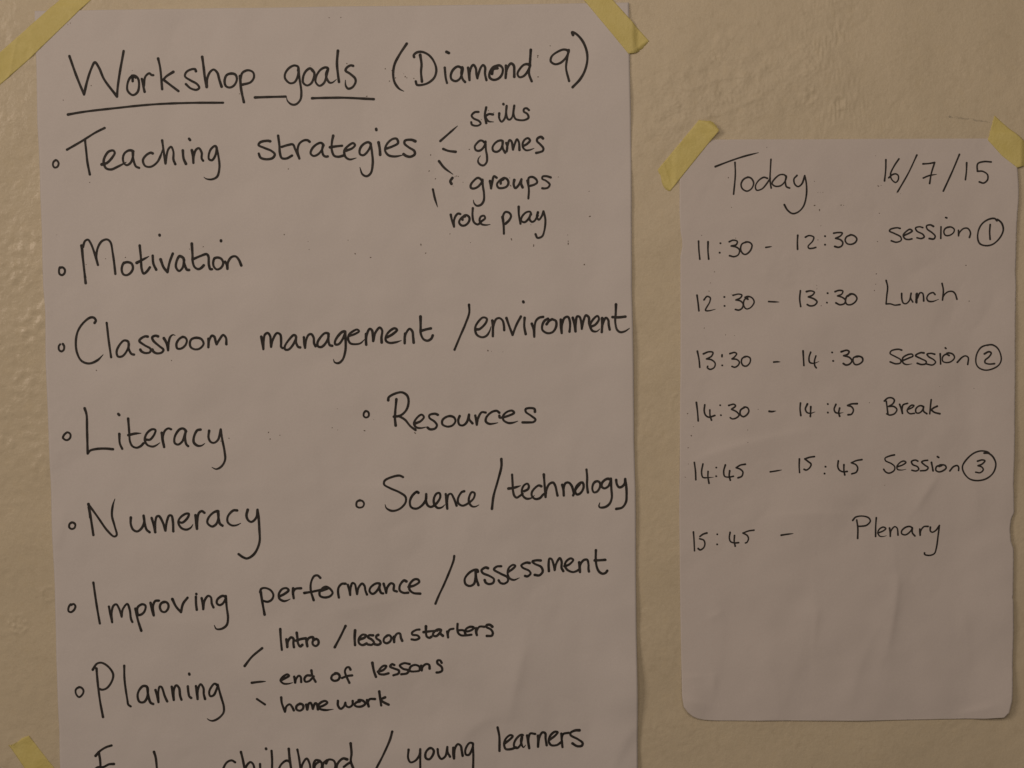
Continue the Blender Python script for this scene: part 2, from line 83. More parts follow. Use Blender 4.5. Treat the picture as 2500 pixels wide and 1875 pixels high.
L|written_word|word Numeracy in black marker|2.54|-4268,-1151 -4248,-1306 -4230,-1466;-4266,-1184 -4254,-1287;-4271,-1151 -4195,-1260 -4089,-1421 -4021,-1483 -3995,-1469 -4013,-1375 -4037,-1271 -4025,-1168 -4002,-1101<;-3847,-1293 -3849,-1358 -3827,-1415 -3786,-1434 -3738,-1397 -3713,-1332 -3719,-1276! -3709,-1351 -3692,-1417 -3662,-1444;-3638,-1300 -3621,-1361 -3605,-1444! -3602,-1343 -3586,-1287 -3563,-1282 -3527,-1344 -3502,-1429! -3485,-1335 -3460,-1277 -3437,-1279 -3425,-1336 -3423,-1437;-3369,-1341 -3332,-1351 -3275,-1300 -3264,-1263 -3292,-1261 -3349,-1299 -3371,-1346 -3343,-1403 -3292,-1422 -3249,-1404 -3225,-1371<;-3198,-1278 -3194,-1348 -3186,-1416! -3182,-1330 -3162,-1255 -3133,-1238 -3108,-1256;-2970,-1243 -3013,-1252 -3070,-1308 -3081,-1359 -3035,-1396 -2992,-1370 -2969,-1304 -2975,-1243! -2968,-1314 -2955,-1370 -2930,-1389;-2779,-1236 -2817,-1236 -2874,-1296 -2877,-1353 -2839,-1386 -2792,-1386 -2745,-1366<;-2672,-1230 -2686,-1291 -2668,-1338 -2636,-1353 -2588,-1311 -2573,-1231! -2565,-1293 -2559,-1424 -2562,-1565 -2616,-1677 -2687,-1722 -2729,-1709 -2773,-1677
L|bullet_ring||2.21|-1540,-1147 -1573,-1165 -1576,-1208 -1551,-1222 -1514,-1213 -1501,-1180 -1519,-1154 -1550,-1152
L|written_word|word Science in black marker|2.54|-1105,-919 -1140,-904 -1215,-917 -1290,-954 -1295,-991 -1236,-1029 -1143,-1073 -1084,-1120 -1085,-1177 -1146,-1241 -1221,-1259 -1277,-1230 -1290,-1193<;-955,-1080 -967,-1070 -1014,-1107 -1041,-1168 -1030,-1224 -979,-1242 -923,-1212 -880,-1151 -876,-1095! -880,-1161 -862,-1212 -830,-1227 -773,-1190 -735,-1125 -744,-1087 -772,-1092 -800,-1143 -797,-1199 -765,-1237 -723,-1233 -690,-1205<;-680,-1098 -675,-1173 -667,-1246! -666,-1154 -651,-1103 -627,-1096 -600,-1141 -573,-1216;-494,-1072 -520,-1081 -558,-1146 -554,-1193 -513,-1217 -457,-1194 -400,-1143 -390,-1092 -418,-1082 -447,-1138 -447,-1185 -420,-1223 -387,-1228 -347,-1210<
L|slash||2.54|-117,-751 -117,-824 -156,-973 -200,-1123 -218,-1252
L|written_word|word technology in black marker|2.54|-11,-909 -7,-1005 -4,-1072 10,-1125 32,-1142 62,-1126 92,-1104;-49,-1049 -4,-1044 74,-1022<;107,-1078 145,-1059 156,-1030 142,-1003 108,-1018 85,-1066 92,-1119 129,-1153 173,-1150 211,-1122<;280,-1031 257,-1022 219,-1045 185,-1090 185,-1127 218,-1158 263,-1151 300,-1114 327,-1099;307,-912 313,-1009 322,-1140! 331,-1069 361,-1010 398,-995 420,-1026 435,-1093 442,-1127;491,-1019 502,-1072 505,-1128! 506,-1042 525,-1001 555,-997 584,-1028 602,-1088 607,-1110;696,-999 674,-999 629,-1043 621,-1096 639,-1118 673,-1104 703,-1052 700,-1007 681,-998;599,-1127 621,-1073 666,-1014;735,-867 741,-940 739,-1030 747,-1099;823,-990 800,-1016 792,-1068 807,-1097 837,-1091 867,-1046 867,-1001 845,-986 819,-993;961,-965 934,-965 890,-1002 885,-1039 911,-1058 949,-1040 973,-995 978,-962! 982,-1063 985,-1153 962,-1213 917,-1246 865,-1249 856,-1234 865,-1202<;1031,-975 1038,-1019 1060,-1049 1090,-1042 1116,-1012 1122,-967! 1131,-1035 1134,-1125 1126,-1200 1088,-1252 1029,-1266
L|bullet_ring||2.21|-4443,-1335 -4465,-1352 -4468,-1385 -4445,-1401 -4417,-1390 -4408,-1360 -4429,-1337 -4448,-1338
L|bullet_ring||2.21|-4479,-2167 -4503,-2200 -4504,-2237 -4481,-2247 -4448,-2224 -4433,-2186 -4451,-2164 -4474,-2174
L|written_word|word Improving in black marker|2.54|-4246,-1950 -4236,-2042 -4214,-2222 -4193,-2367;-4096,-2196 -4085,-2271 -4068,-2357! -4070,-2253 -4049,-2187 -4021,-2173 -3994,-2216 -3970,-2301! -3957,-2226 -3909,-2170 -3887,-2227 -3876,-2321 -3863,-2355;-3828,-2220 -3810,-2322 -3776,-2446;-3804,-2285 -3807,-2209 -3759,-2176 -3727,-2191 -3738,-2248 -3772,-2280 -3800,-2283;-3675,-2163 -3663,-2230 -3646,-2291! -3652,-2201 -3627,-2145 -3590,-2141;-3534,-2156 -3567,-2169 -3582,-2207 -3565,-2250 -3532,-2258 -3499,-2222 -3497,-2180 -3520,-2156 -3548,-2157;-3454,-2128 -3419,-2205 -3371,-2262! -3348,-2177 -3301,-2116;-3212,-2078 -3211,-2082;-3217,-2108 -3217,-2179 -3211,-2240;-3159,-2123 -3150,-2180 -3146,-2235! -3132,-2152 -3093,-2100 -3066,-2115 -3058,-2181 -3042,-2219;-2921,-2112 -2949,-2102 -3001,-2139 -3007,-2177 -2979,-2196 -2941,-2173 -2914,-2102! -2909,-2211 -2898,-2334 -2914,-2401 -2967,-2438 -3018,-2437 -3038,-2399<
L|written_word|word performance in black marker|2.54|-2560,-2067 -2548,-2162 -2528,-2299;-2565,-2067 -2554,-2034 -2517,-2025 -2461,-2049 -2434,-2097 -2450,-2144 -2492,-2167 -2539,-2157;-2369,-2112 -2322,-2089 -2279,-2052 -2297,-2031 -2340,-2037 -2378,-2088 -2375,-2136 -2333,-2163 -2296,-2157 -2265,-2142<;-2232,-2033 -2238,-2081 -2230,-2136! -2233,-2071 -2209,-2039 -2153,-2033;-1956,-1929 -1982,-1905 -2015,-1909 -2049,-1970 -2055,-2055 -2029,-2157;-2121,-2082 -2023,-2066 -1938,-2047;-1886,-2038 -1910,-2047 -1948,-2061! -1938,-2037 -1900,-2019 -1854,-2048 -1836,-2086 -1865,-2119 -1921,-2130 -1963,-2113 -1967,-2075 -1947,-2047 -1891,-2029;-1703,-1991 -1741,-1993 -1774,-2030 -1780,-2077 -1773,-2132;-1680,-2003 -1667,-2060 -1659,-2107! -1653,-2032 -1633,-1985 -1610,-1995 -1597,-2051 -1589,-2099! -1573,-2033 -1535,-1991 -1512,-2015 -1504,-2062 -1489,-2105;-1358,-1998 -1395,-1993 -1452,-2034 -1462,-2072 -1434,-2099 -1397,-2078 -1358,-2003! -1363,-2045 -1346,-2092 -1327,-2097;-1320,-1998 -1307,-2046 -1296,-2093! -1284,-2037 -1246,-1995 -1218,-2009 -1219,-2066 -1189,-2080;-1091,-1978 -1114,-1968 -1157,-2019 -1158,-2071 -1121,-2095 -1075,-2094;-1069,-2035 -1013,-2021 -961,-1984 -974,-1960 -1012,-1960 -1059,-2011 -1060,-2063 -1023,-2097 -953,-2105
L|slash||2.54|-604,-1725 -612,-1772 -704,-1997 -767,-2128 -801,-2208
L|written_word|word assessment in black marker|2.54|-370,-1888 -374,-1871 -402,-1869 -459,-1901 -502,-1962 -493,-2014 -451,-2033 -409,-2010 -394,-1954 -393,-1874! -385,-1954 -365,-2025;-267,-1854 -290,-1847 -332,-1875 -319,-1903 -254,-1932 -208,-1966 -217,-2003 -260,-2015 -292,-1998 -301,-1974;-133,-1835 -178,-1839 -206,-1867 -141,-1910 -72,-1949 -68,-1987 -106,-2013 -143,-2004 -161,-1978;-62,-1892 -20,-1865 9,-1832 -14,-1822 -57,-1855 -69,-1911 -49,-1959 -7,-1976 49,-1955<;154,-1806 121,-1802 70,-1828 83,-1852 148,-1886 162,-1914 129,-1942 106,-1937;266,-1784 224,-1781 182,-1792 205,-1816 270,-1850 284,-1897 250,-1934 204,-1929;347,-1893 345,-1822 355,-1766 374,-1771 396,-1832 405,-1884! 420,-1823 458,-1763 476,-1796 475,-1862 492,-1895;504,-1845 550,-1830 593,-1783 570,-1767 527,-1792 508,-1834 531,-1881 587,-1906 624,-1897 648,-1883;653,-1808 655,-1864 660,-1907! 662,-1836 700,-1785 733,-1782 746,-1828 746,-1875 750,-1901;822,-1685 820,-1781 830,-1857 853,-1904 886,-1924 918,-1915 934,-1894;810,-1789 859,-1787 915,-1783
L|written_word|word Intro in black marker|2.54|-2373,-2448 -2369,-2547 -2360,-2659;-2313,-2553 -2309,-2586 -2305,-2632! -2299,-2577 -2265,-2534 -2242,-2549 -2243,-2596 -2238,-2634;-2208,-2488 -2200,-2559 -2196,-2597 -2174,-2628 -2153,-2612;-2215,-2568 -2163,-2552 -2116,-2546;-2111,-2553 -2109,-2589 -2103,-2627! -2107,-2579 -2083,-2542 -2045,-2537 -2041,-2561;-2013,-2557 -2046,-2575 -2047,-2608 -2019,-2626 -1991,-2604 -1994,-2566 -2018,-2554
L|slash||2.54|-1713,-2425 -1764,-2527 -1827,-2642
L|written_word|word lesson in black marker|2.54|-1618,-2472 -1624,-2548 -1621,-2622;-1573,-2565 -1526,-2549 -1507,-2526 -1544,-2518 -1582,-2560 -1579,-2605 -1546,-2623 -1504,-2608;-1437,-2526 -1479,-2526 -1488,-2545 -1451,-2569 -1429,-2598 -1452,-2621 -1490,-2618;-1385,-2522 -1404,-2532 -1404,-2555 -1367,-2584 -1363,-2608 -1392,-2622 -1424,-2615;-1291,-2528 -1325,-2556 -1330,-2590 -1302,-2607 -1264,-2586 -1254,-2548 -1277,-2526 -1310,-2542;-1226,-2543 -1227,-2572 -1225,-2596! -1222,-2553 -1193,-2511 -1165,-2511 -1156,-2554 -1143,-2584
L|written_word|word starters in black marker|2.54|-967,-2471 -1000,-2475 -1043,-2503 -1039,-2522 -987,-2532 -969,-2556 -1007,-2575 -1049,-2570;-901,-2439 -902,-2500 -894,-2543 -866,-2556 -847,-2544;-926,-2498 -860,-2490 -785,-2483;-751,-2479 -784,-2473 -826,-2506 -831,-2530 -803,-2540 -770,-2516 -751,-2479! -756,-2512 -731,-2536;-687,-2494 -684,-2522 -679,-2553! -681,-2513 -662,-2475 -624,-2466;-581,-2417 -584,-2476 -574,-2514 -546,-2535 -499,-2536 -443,-2530;-578,-2484 -536,-2482 -489,-2496 -433,-2478 -418,-2457 -451,-2449 -493,-2468 -510,-2506 -499,-2529;-395,-2464 -397,-2498 -388,-2536! -391,-2498 -362,-2451 -312,-2451;-231,-2452 -254,-2433 -287,-2435 -292,-2452 -245,-2481 -227,-2514 -237,-2542 -288,-2545
L|written_word|word end in black marker|2.54|-2378,-2970 -2331,-2947 -2293,-2924 -2307,-2909 -2349,-2928 -2380,-2970 -2351,-3002 -2304,-3006 -2257,-2995<;-2241,-2934 -2237,-2958 -2233,-2996! -2223,-2958 -2194,-2925 -2176,-2939 -2172,-2992;-2077,-2926 -2115,-2926 -2139,-2959 -2130,-2988 -2093,-2983 -2045,-2936;-2067,-2874 -2057,-2931 -2027,-2991
L|written_word|word of in black marker|2.54|-1824,-2911 -1857,-2929 -1867,-2962 -1839,-2984 -1797,-2973 -1782,-2935 -1800,-2911 -1828,-2908;-1671,-2870 -1686,-2846 -1710,-2850 -1728,-2888 -1707,-2955 -1685,-3005;-1759,-2956 -1707,-2936 -1655,-2929
L|written_word|word lessons in black marker|2.54|-1448,-2802 -1434,-2883 -1414,-2945;-1392,-2893 -1335,-2874 -1307,-2837 -1335,-2834 -1382,-2879 -1383,-2912 -1336,-2922 -1287,-2911;-1227,-2828 -1250,-2819 -1269,-2842 -1232,-2862 -1181,-2886 -1186,-2914 -1238,-2933;-1072,-2821 -1128,-2811 -1171,-2834 -1138,-2868 -1082,-2887 -1102,-2916 -1158,-2924;-1073,-2892 -1063,-2850 -1016,-2831 -974,-2851 -975,-2889 -1012,-2898 -1068,-2892;-955,-2841 -956,-2875 -951,-2891! -941,-2851 -903,-2823 -875,-2833 -871,-2871;-748,-2811 -762,-2787 -790,-2788 -791,-2815 -749,-2854 -745,-2892 -773,-2909 -801,-2912
L|written_word|word homework in black marker|2.54|-2378,-3146 -2374,-3203 -2344,-3295! -2328,-3242 -2295,-3219 -2272,-3243 -2254,-3283;-2187,-3216 -2225,-3239 -2226,-3272 -2193,-3287 -2160,-3264 -2159,-3230 -2191,-3214;-2126,-3226 -2122,-3250 -2118,-3276! -2102,-3217 -2083,-3207 -2070,-3231 -2061,-3270! -2036,-3213 -2022,-3218 -2014,-3246 -2010,-3277;-2005,-3256 -1952,-3238 -1914,-3210 -1933,-3192 -1975,-3204 -2009,-3242 -1991,-3271 -1935,-3286 -1855,-3279<;-1806,-3192 -1807,-3240 -1780,-3276 -1746,-3250 -1731,-3212! -1723,-3246 -1695,-3260 -1661,-3237 -1656,-3194;-1585,-3200 -1623,-3213 -1638,-3237 -1615,-3254 -1563,-3251 -1530,-3224 -1548,-3195 -1595,-3187;-1510,-3186 -1506,-3215 -1495,-3253! -1501,-3206 -1482,-3177 -1430,-3176;-1384,-3097 -1378,-3160 -1368,-3244;-1327,-3160 -1369,-3181 -1374,-3190! -1332,-3217 -1293,-3237
L|connecting_dash||2.46|-2739,-2818 -2663,-2724 -2558,-2638
L|connecting_dash||2.46|-2672,-2992 -2604,-2983 -2530,-2978<
L|connecting_dash||2.46|-2625,-3162 -2546,-3220
L|slash||2.54|-1261,-3514 -1283,-3591 -1361,-3762 -1430,-3895 -1469,-3991
L|written_word|word childhood in black marker|2.54|-2861,-3809 -2896,-3789 -2944,-3808 -2983,-3874 -2994,-3951;-2800,-3704 -2783,-3781 -2758,-3935! -2752,-3858 -2708,-3811 -2681,-3831 -2660,-3936;-2547,-3675 -2545,-3681;-2610,-3832 -2608,-3937;-2491,-3699 -2487,-3804 -2493,-3939;-2315,-3680 -2308,-3788 -2288,-3941;-2304,-3816 -2341,-3802 -2398,-3844 -2438,-3939;-2227,-3688 -2213,-3770 -2193,-3943! -2182,-3847 -2133,-3780 -2106,-3829 -2095,-3944;-2002,-3801 -2040,-3796 -2064,-3839 -2062,-3944;-2052,-3944 -2050,-3849 -1993,-3811 -1980,-3849 -2005,-3926;-1937,-3831 -1912,-3793 -1861,-3803 -1843,-3851 -1863,-3909 -1920,-3927 -1966,-3898 -1965,-3831 -1927,-3797;-1724,-3795 -1766,-3785 -1824,-3842 -1836,-3947;-1759,-3872 -1721,-3843 -1687,-3825;-1686,-3633 -1679,-3738 -1687,-3815 -1656,-3911
L|written_word|word young in black marker|2.54|-1097,-3698 -1103,-3784 -1080,-3828 -1033,-3814 -989,-3757 -979,-3695! -981,-3805 -983,-3940;-880,-3687 -923,-3729 -924,-3787 -891,-3802 -853,-3759 -843,-3711 -875,-3684;-803,-3697 -795,-3760 -767,-3799 -725,-3770 -704,-3675! -700,-3732 -678,-3776;-643,-3685 -644,-3743 -638,-3795! -629,-3695 -596,-3648 -568,-3667 -559,-3715 -550,-3771;-450,-3645 -478,-3640 -521,-3706 -517,-3759 -489,-3764 -455,-3707 -445,-3645! -442,-3755 -447,-3908 -455,-4004
L|written_word|word learners in black marker|2.54|-192,-3486 -176,-3577 -176,-3730;-125,-3654 -73,-3616 -40,-3578 -63,-3567 -111,-3606 -128,-3663 -112,-3711 -56,-3712 -8,-3694;64,-3568 40,-3565 -17,-3627 -27,-3684 1,-3703 39,-3666 54,-3570! 44,-3637 67,-3695 91,-3671<;106,-3571 115,-3638 126,-3705! 120,-3609 139,-3552 189,-3558;217,-3577 218,-3630 216,-3692! 228,-3601 262,-3544 290,-3554 294,-3612 304,-3679;336,-3622 388,-3584 417,-3546 389,-3541 341,-3583 326,-3641 349,-3679 406,-3680 449,-3652;454,-3561 458,-3633 464,-3702! 458,-3623 473,-3566 530,-3553;638,-3528 596,-3529 548,-3553 548,-3577 623,-3621 669,-3660 660,-3688 613,-3692 566,-3663
L|bullet_ring||2.21|-4426,-3019 -4457,-3042 -4456,-3085 -4427,-3119 -4391,-3091 -4380,-3053 -4398,-3024 -4426,-3017
L|written_word|word Planning in black marker|2.54|-4242,-2828 -4233,-2979 -4215,-3169 -4190,-3327;-4280,-2840 -4236,-2779 -4189,-2770 -4124,-2809 -4075,-2886 -4086,-2952 -4140,-3028 -4188,-3046 -4225,-3036;-3960,-2803 -3960,-2944 -3938,-3154 -3930,-3202 -3907,-3221;-3737,-3019 -3774,-3013 -3818,-3060 -3833,-3117 -3816,-3175 -3774,-3180 -3740,-3138 -3729,-3090 -3732,-3023! -3725,-3109 -3704,-3186 -3678,-3200;-3649,-3055 -3636,-3120 -3624,-3182! -3621,-3073 -3605,-3020 -3587,-3025 -3557,-3121 -3535,-3174;-3483,-3022 -3476,-3093 -3467,-3160! -3461,-3046 -3436,-3008 -3409,-3037 -3401,-3114 -3389,-3157;-3304,-2891 -3302,-2901;-3321,-3021 -3316,-3086 -3308,-3124 -3290,-3141;-3239,-3020 -3232,-3097 -3226,-3154! -3222,-3059 -3192,-3002 -3165,-3040 -3162,-3107 -3151,-3155;-3028,-3014 -3051,-2999 -3090,-3041 -3108,-3089 -3097,-3127 -3064,-3118 -3034,-3061 -3019,-3009! -2993,-3119 -2964,-3243 -2970,-3301 -3023,-3357 -3080,-3380 -3117,-3370 -3134,-3356<
L|written_word|word Early in black marker|2.54|-4279,-3728 -4235,-3680 -4168,-3638 -4111,-3620;-4245,-3690 -4234,-3772 -4232,-3887;-4283,-3862 -4259,-3846 -4203,-3844 -4145,-3816 -4094,-3812;-3683,-3693 -3668,-3750 -3658,-3894
R|written_word|word Today in black marker|1.76|2237,2170 2240,2050 2223,1858;2043,2132 2180,2182 2318,2226 2470,2263<;2364,2021 2322,2003 2297,1958 2308,1912 2354,1886 2400,1911 2420,1965 2396,2011 2359,2023;2556,2009 2520,2019 2464,1983 2437,1928 2450,1894 2501,1905 2547,1954 2584,2009;2592,2195 2586,2100 2582,1990 2593,1913;2740,2016 2726,2039 2680,2042 2625,1999 2602,1958 2630,1931 2685,1934 2731,1979 2742,2029! 2733,1979 2744,1924 2775,1910;2848,2033 2818,1997 2827,1946 2859,1923 2896,1950 2925,2030! 2940,1958 2942,1840 2914,1730 2859,1672 2804,1659 2753,1696 2723,1747
R|written_time|time 11:30 in thin black marker|1.76|1872,1398 1875,1314 1884,1220;1966,1390 1965,1303 1972,1219;2088,1375 2090,1374;2080,1282 2082,1281;2176,1388 2214,1403 2256,1391 2246,1359 2196,1346! 2251,1332 2279,1304 2265,1258 2223,1240 2179,1250;2343,1381 2302,1363 2290,1308 2315,1267 2343,1262 2389,1302 2403,1353 2380,1379 2339,1383
R|dash||1.76|2541,1328 2573,1332 2601,1336<
R|written_time|time 12:30 in thin black marker|1.76|2857,1443 2854,1374 2856,1305;2933,1424 2969,1439 3015,1423 3006,1386 2960,1332 2969,1313 3006,1313 3036,1321;3126,1431 3128,1430;3126,1347 3128,1346;3213,1459 3255,1465 3299,1460 3282,1433 3232,1408! 3282,1392 3303,1364 3292,1332 3259,1319 3223,1328;3374,1436 3338,1418 3327,1386 3347,1354 3388,1347 3430,1367 3443,1399 3425,1426 3379,1441
R|written_date|date 16/7/15 in thin black marker|1.76|3729,2176 3727,2071 3717,1969;3858,2183 3810,2112 3776,2037 3785,1987 3827,1952 3852,1977 3852,2019 3827,2036 3793,2028 3759,1999;4037,2218 3953,2043 3848,1860;4098,2131 4156,2134 4213,2143! 4181,2040 4165,1938;4101,1992 4156,2014 4234,2027<;4459,2219 4392,2062 4301,1861;4531,2136 4528,2052 4518,1970;4772,2141 4704,2146 4645,2130 4635,2110 4637,2051! 4688,2050 4735,2016 4735,1966 4697,1934 4655,1946
R|written_word|word session in black marker|1.76|3875,1498 3845,1505 3778,1490 3769,1474 3820,1448 3880,1413 3884,1380 3837,1362 3787,1377;3918,1430 3964,1450 3994,1471 3972,1488 3930,1463 3905,1430 3922,1396 3956,1387 3990,1393;4099,1503 4066,1512 4027,1500 4040,1470 4100,1436 4113,1410 4083,1395 4041,1403;4205,1514 4175,1529 4137,1520 4142,1490 4193,1451 4223,1417 4210,1390 4163,1394;4327,1600 4338,1596;4281,1509 4279,1395;4366,1506 4324,1492 4310,1458 4324,1426 4362,1422 4405,1449 4413,1482 4379,1506 4341,1502;4455,1472 4456,1418! 4464,1448 4506,1489 4548,1489 4574,1446 4564,1400
R|circled_number|circled figure one in black marker|1.76|4831,1561 4810,1582 4759,1579 4692,1538 4654,1471 4646,1386 4668,1336 4727,1316 4795,1330 4862,1392 4894,1468 4878,1535 4835,1574;4766,1524 4762,1452 4767,1378
R|written_time|time 12:30 in thin black marker|1.76|1854,862 1865,777 1872,707;1923,815 1953,849 1985,835 1980,794 1938,711 1970,706 2037,721<;2124,842 2126,841;2126,753 2128,752;2211,857 2266,868 2299,858 2285,831 2239,810! 2285,799 2312,766 2298,725 2266,709 2234,716;2359,816 2331,830 2349,835;2363,842 2322,807 2317,752 2344,720 2386,733 2421,788 2400,829 2359,844 2331,835
R|dash||1.76|2566,790 2608,787 2672,784<
R|written_time|time 13:30 in thin black marker|1.76|2885,894 2877,809 2886,736;2945,884 2986,891 3023,877 3005,849 2963,831! 3023,808 3049,780 3023,748 2977,742 2951,755;3154,866 3156,865;3147,772 3149,771;3228,880 3268,892 3305,885 3295,855 3254,837! 3300,822 3332,794 3323,762 3277,749 3237,768;3383,851 3346,831 3332,785 3346,753 3383,748 3429,775 3446,811 3420,848 3378,854 3360,835
R|written_time|time 13:30 in thin black marker|1.76|1855,304 1871,222 1878,143;1915,277 1969,297 2010,290 1996,253 1945,226! 1996,216 2031,183 2023,141 1982,121 1954,138 1957,152;2101,265 2100,247;2101,160 2103,159;2179,276 2227,287 2246,273 2227,245 2200,223! 2246,217 2273,189 2259,157 2227,139 2199,148;2338,244 2301,226 2294,184 2315,153 2347,151 2380,188 2380,229 2348,246 2320,242
R|dash||1.76|2616,186 2648,188 2682,187<
R|written_time|time 14:30 in thin black marker|1.76|2907,294 2912,218 2917,148;2984,280 2968,226 2975,180 3014,168 3069,186<;3037,242 3023,189 3028,142 3042,122;3199,275 3201,274;3210,190 3212,189;3291,280 3347,294 3370,281 3356,254 3315,240! 3375,221 3398,188 3375,156 3338,147 3312,162;3458,231 3416,220 3410,184 3430,151 3472,155 3506,187 3500,219 3458,234 3435,229
R|written_word|word Lunch in black marker|1.76|3735,984 3750,921 3742,828 3736,751! 3780,751 3823,738 3874,743;3890,853 3892,800 3907,758 3933,751 3967,782 3984,854! 3979,808 4001,767;4043,851 4039,760;4047,807 4073,857 4098,853 4107,823 4110,776;4036,845 4033,764;4223,838 4204,857 4162,843 4141,805 4154,776 4196,769 4260,791<;4293,947 4306,880 4298,782! 4306,820 4349,862 4399,866 4425,844 4444,789
R|written_word|word Session in black marker|1.76|3892,289 3858,298 3790,283 3777,258 3833,223 3880,193 3880,163 3833,153 3778,173;3910,188 3961,209 4003,229 3994,247 3952,243 3901,209 3905,163 3935,145 3995,151<;4112,258 4080,261 4029,233 4080,203 4135,172 4131,151 4089,143 4046,156;4220,244 4182,253 4143,245 4161,219 4212,188 4229,163 4199,137 4140,147;4326,306 4333,300;4275,247 4280,145;4365,229 4335,242 4301,217 4301,174 4335,159 4386,169 4419,207 4403,241 4360,255 4342,251;4448,160 4497,210 4531,223 4557,205 4553,137
R|circled_number|circled figure two in black marker|1.76|4798,330 4751,330 4684,306 4641,238 4634,153 4659,106 4719,79 4787,87 4855,125 4880,175 4871,244 4837,304 4785,332 4743,326;4716,241 4760,262 4782,249 4761,211 4723,177 4723,152 4761,139 4814,142
R|written_time|time 14:30 in thin black marker|1.76|1843,-209 1854,-303 1860,-394;1927,-234 1921,-294 1933,-336 1965,-358 2026,-342;1977,-286 1979,-341 1993,-388;2079,-239 2081,-240;2086,-339 2088,-340;2165,-242 2216,-231 2233,-247 2193,-281! 2244,-308 2267,-341 2234,-371 2197,-377 2179,-365;2318,-267 2281,-294 2281,-336 2309,-357 2346,-337 2366,-300 2351,-267 2318,-262
R|dash||1.76|2570,-307 2596,-310 2638,-304<
R|written_time|time 14:45 in thin black marker|1.76|2884,-228 2879,-288 2886,-353;2953,-238 2932,-289 2949,-324 2986,-331 3028,-318<;2986,-266 2981,-364;3156,-241 3157,-242;3156,-326 3157,-327;3238,-246 3220,-293 3232,-325 3264,-335 3311,-329<;3275,-284 3266,-330 3275,-366;3451,-242 3394,-244 3355,-259! 3394,-272 3413,-304 3394,-346 3359,-352
R|written_time|time 14:45 in thin black marker|1.76|1817,-810 1828,-899 1831,-985;1903,-827 1889,-909 1902,-961 1944,-966 2009,-962<;1954,-903 1953,-957 1964,-1023;2036,-865 2038,-865;2035,-952 2037,-953;2128,-840 2112,-903 2121,-954 2158,-964 2209,-956;2172,-899 2167,-950 2178,-995;2329,-836 2279,-844 2237,-870! 2279,-886 2305,-915 2293,-957 2256,-972
R|dash||1.76|2581,-917 2632,-910 2696,-899<
R|written_time|time 15:45 in thin black marker|1.76|2872,-790 2870,-866 2874,-927;3021,-767 2972,-774 2925,-790! 2958,-816 2988,-844 2972,-882 2939,-903 2919,-895;3131,-870 3133,-871;3122,-939 3123,-940;3260,-813 3255,-871 3269,-904 3302,-923 3350,-921;3316,-853 3316,-909 3325,-956;3497,-804 3441,-813 3390,-834! 3437,-855 3455,-888 3441,-930 3395,-946
R|written_time|time 15:45 in thin black marker|1.76|1806,-1516 1811,-1593 1815,-1706;1941,-1527 1904,-1538 1871,-1561;1868,-1584 1908,-1599 1920,-1632 1908,-1674 1871,-1697 1852,-1683;2045,-1541 2046,-1542;2043,-1643 2044,-1644;2175,-1523 2167,-1579 2179,-1617 2221,-1631 2260,-1629;2219,-1556 2216,-1617 2225,-1664;2414,-1504 2361,-1511 2303,-1532! 2347,-1558 2359,-1591 2342,-1628 2328,-1633
R|dash||1.76|2687,-1557 2743,-1549 2808,-1542<
R|written_word|word Break in black marker|1.76|3742,-223 3749,-278 3756,-347;3723,-218 3757,-189 3800,-189 3822,-211 3809,-245 3762,-274! 3817,-275 3847,-305 3826,-344 3775,-360 3745,-347;3875,-254 3890,-297 3903,-345! 3899,-297 3911,-259 3954,-245;3954,-307 3997,-290 4018,-269 3997,-263 3967,-286 3950,-320 3976,-348 4023,-346;4108,-279 4078,-270 4039,-299 4040,-338 4069,-344 4103,-317 4114,-279! 4116,-326 4149,-352;4191,-212 4184,-284 4178,-353;4253,-278 4219,-293 4191,-314! 4227,-340 4279,-354
R|written_word|word Session in black marker|1.76|3823,-761 3785,-768 3729,-793 3734,-818 3794,-849 3826,-880 3820,-918 3768,-944 3734,-930 3715,-904;3854,-880 3905,-864 3939,-838 3922,-825 3888,-833 3849,-876 3854,-906 3897,-915 3941,-907<;4059,-827 4033,-816 3995,-830 4008,-861 4055,-883 4068,-909 4042,-926 3999,-918;4157,-820 4119,-824 4097,-836 4127,-867 4162,-893 4145,-918 4085,-925;4255,-784 4268,-793;4196,-842 4204,-885 4211,-926;4273,-881 4298,-873;4286,-873 4247,-885 4239,-920 4265,-937 4307,-929 4343,-900 4333,-874 4281,-869;4380,-930 4418,-888 4457,-878 4470,-897 4468,-927
R|circled_number|circled figure three in black marker|1.76|4721,-754 4768,-759 4811,-798 4836,-867 4812,-953 4744,-1012 4650,-1030 4573,-1010 4521,-949 4508,-889 4546,-821 4623,-753 4691,-732 4751,-742 4768,-755;4657,-835 4704,-823 4730,-832 4700,-866 4662,-881! 4701,-896 4714,-922 4684,-951 4639,-946
R|written_word|word Plenary in black marker|1.76|3449,-1416 3460,-1496 3458,-1601;3409,-1418 3437,-1387 3502,-1376 3567,-1394 3586,-1427 3549,-1469 3493,-1479 3465,-1479;3646,-1395 3640,-1479 3638,-1584;3661,-1550 3717,-1527 3740,-1504 3717,-1490 3679,-1508 3661,-1545 3680,-1581 3717,-1585 3747,-1576<;3777,-1500 3782,-1537 3784,-1584! 3791,-1528 3828,-1486 3852,-1501 3861,-1571;4006,-1512 3987,-1488 3940,-1493 3898,-1530 3899,-1558 3936,-1570 3982,-1540 4006,-1498! 4006,-1550 4032,-1583;4080,-1513 4080,-1541 4085,-1577! 4090,-1532 4122,-1490 4164,-1488;4187,-1496 4187,-1533 4206,-1548 4243,-1529 4278,-1480! 4267,-1581 4251,-1704 4231,-1764 4184,-1783 4133,-1773 4131,-1757
"""
MM = 0.001

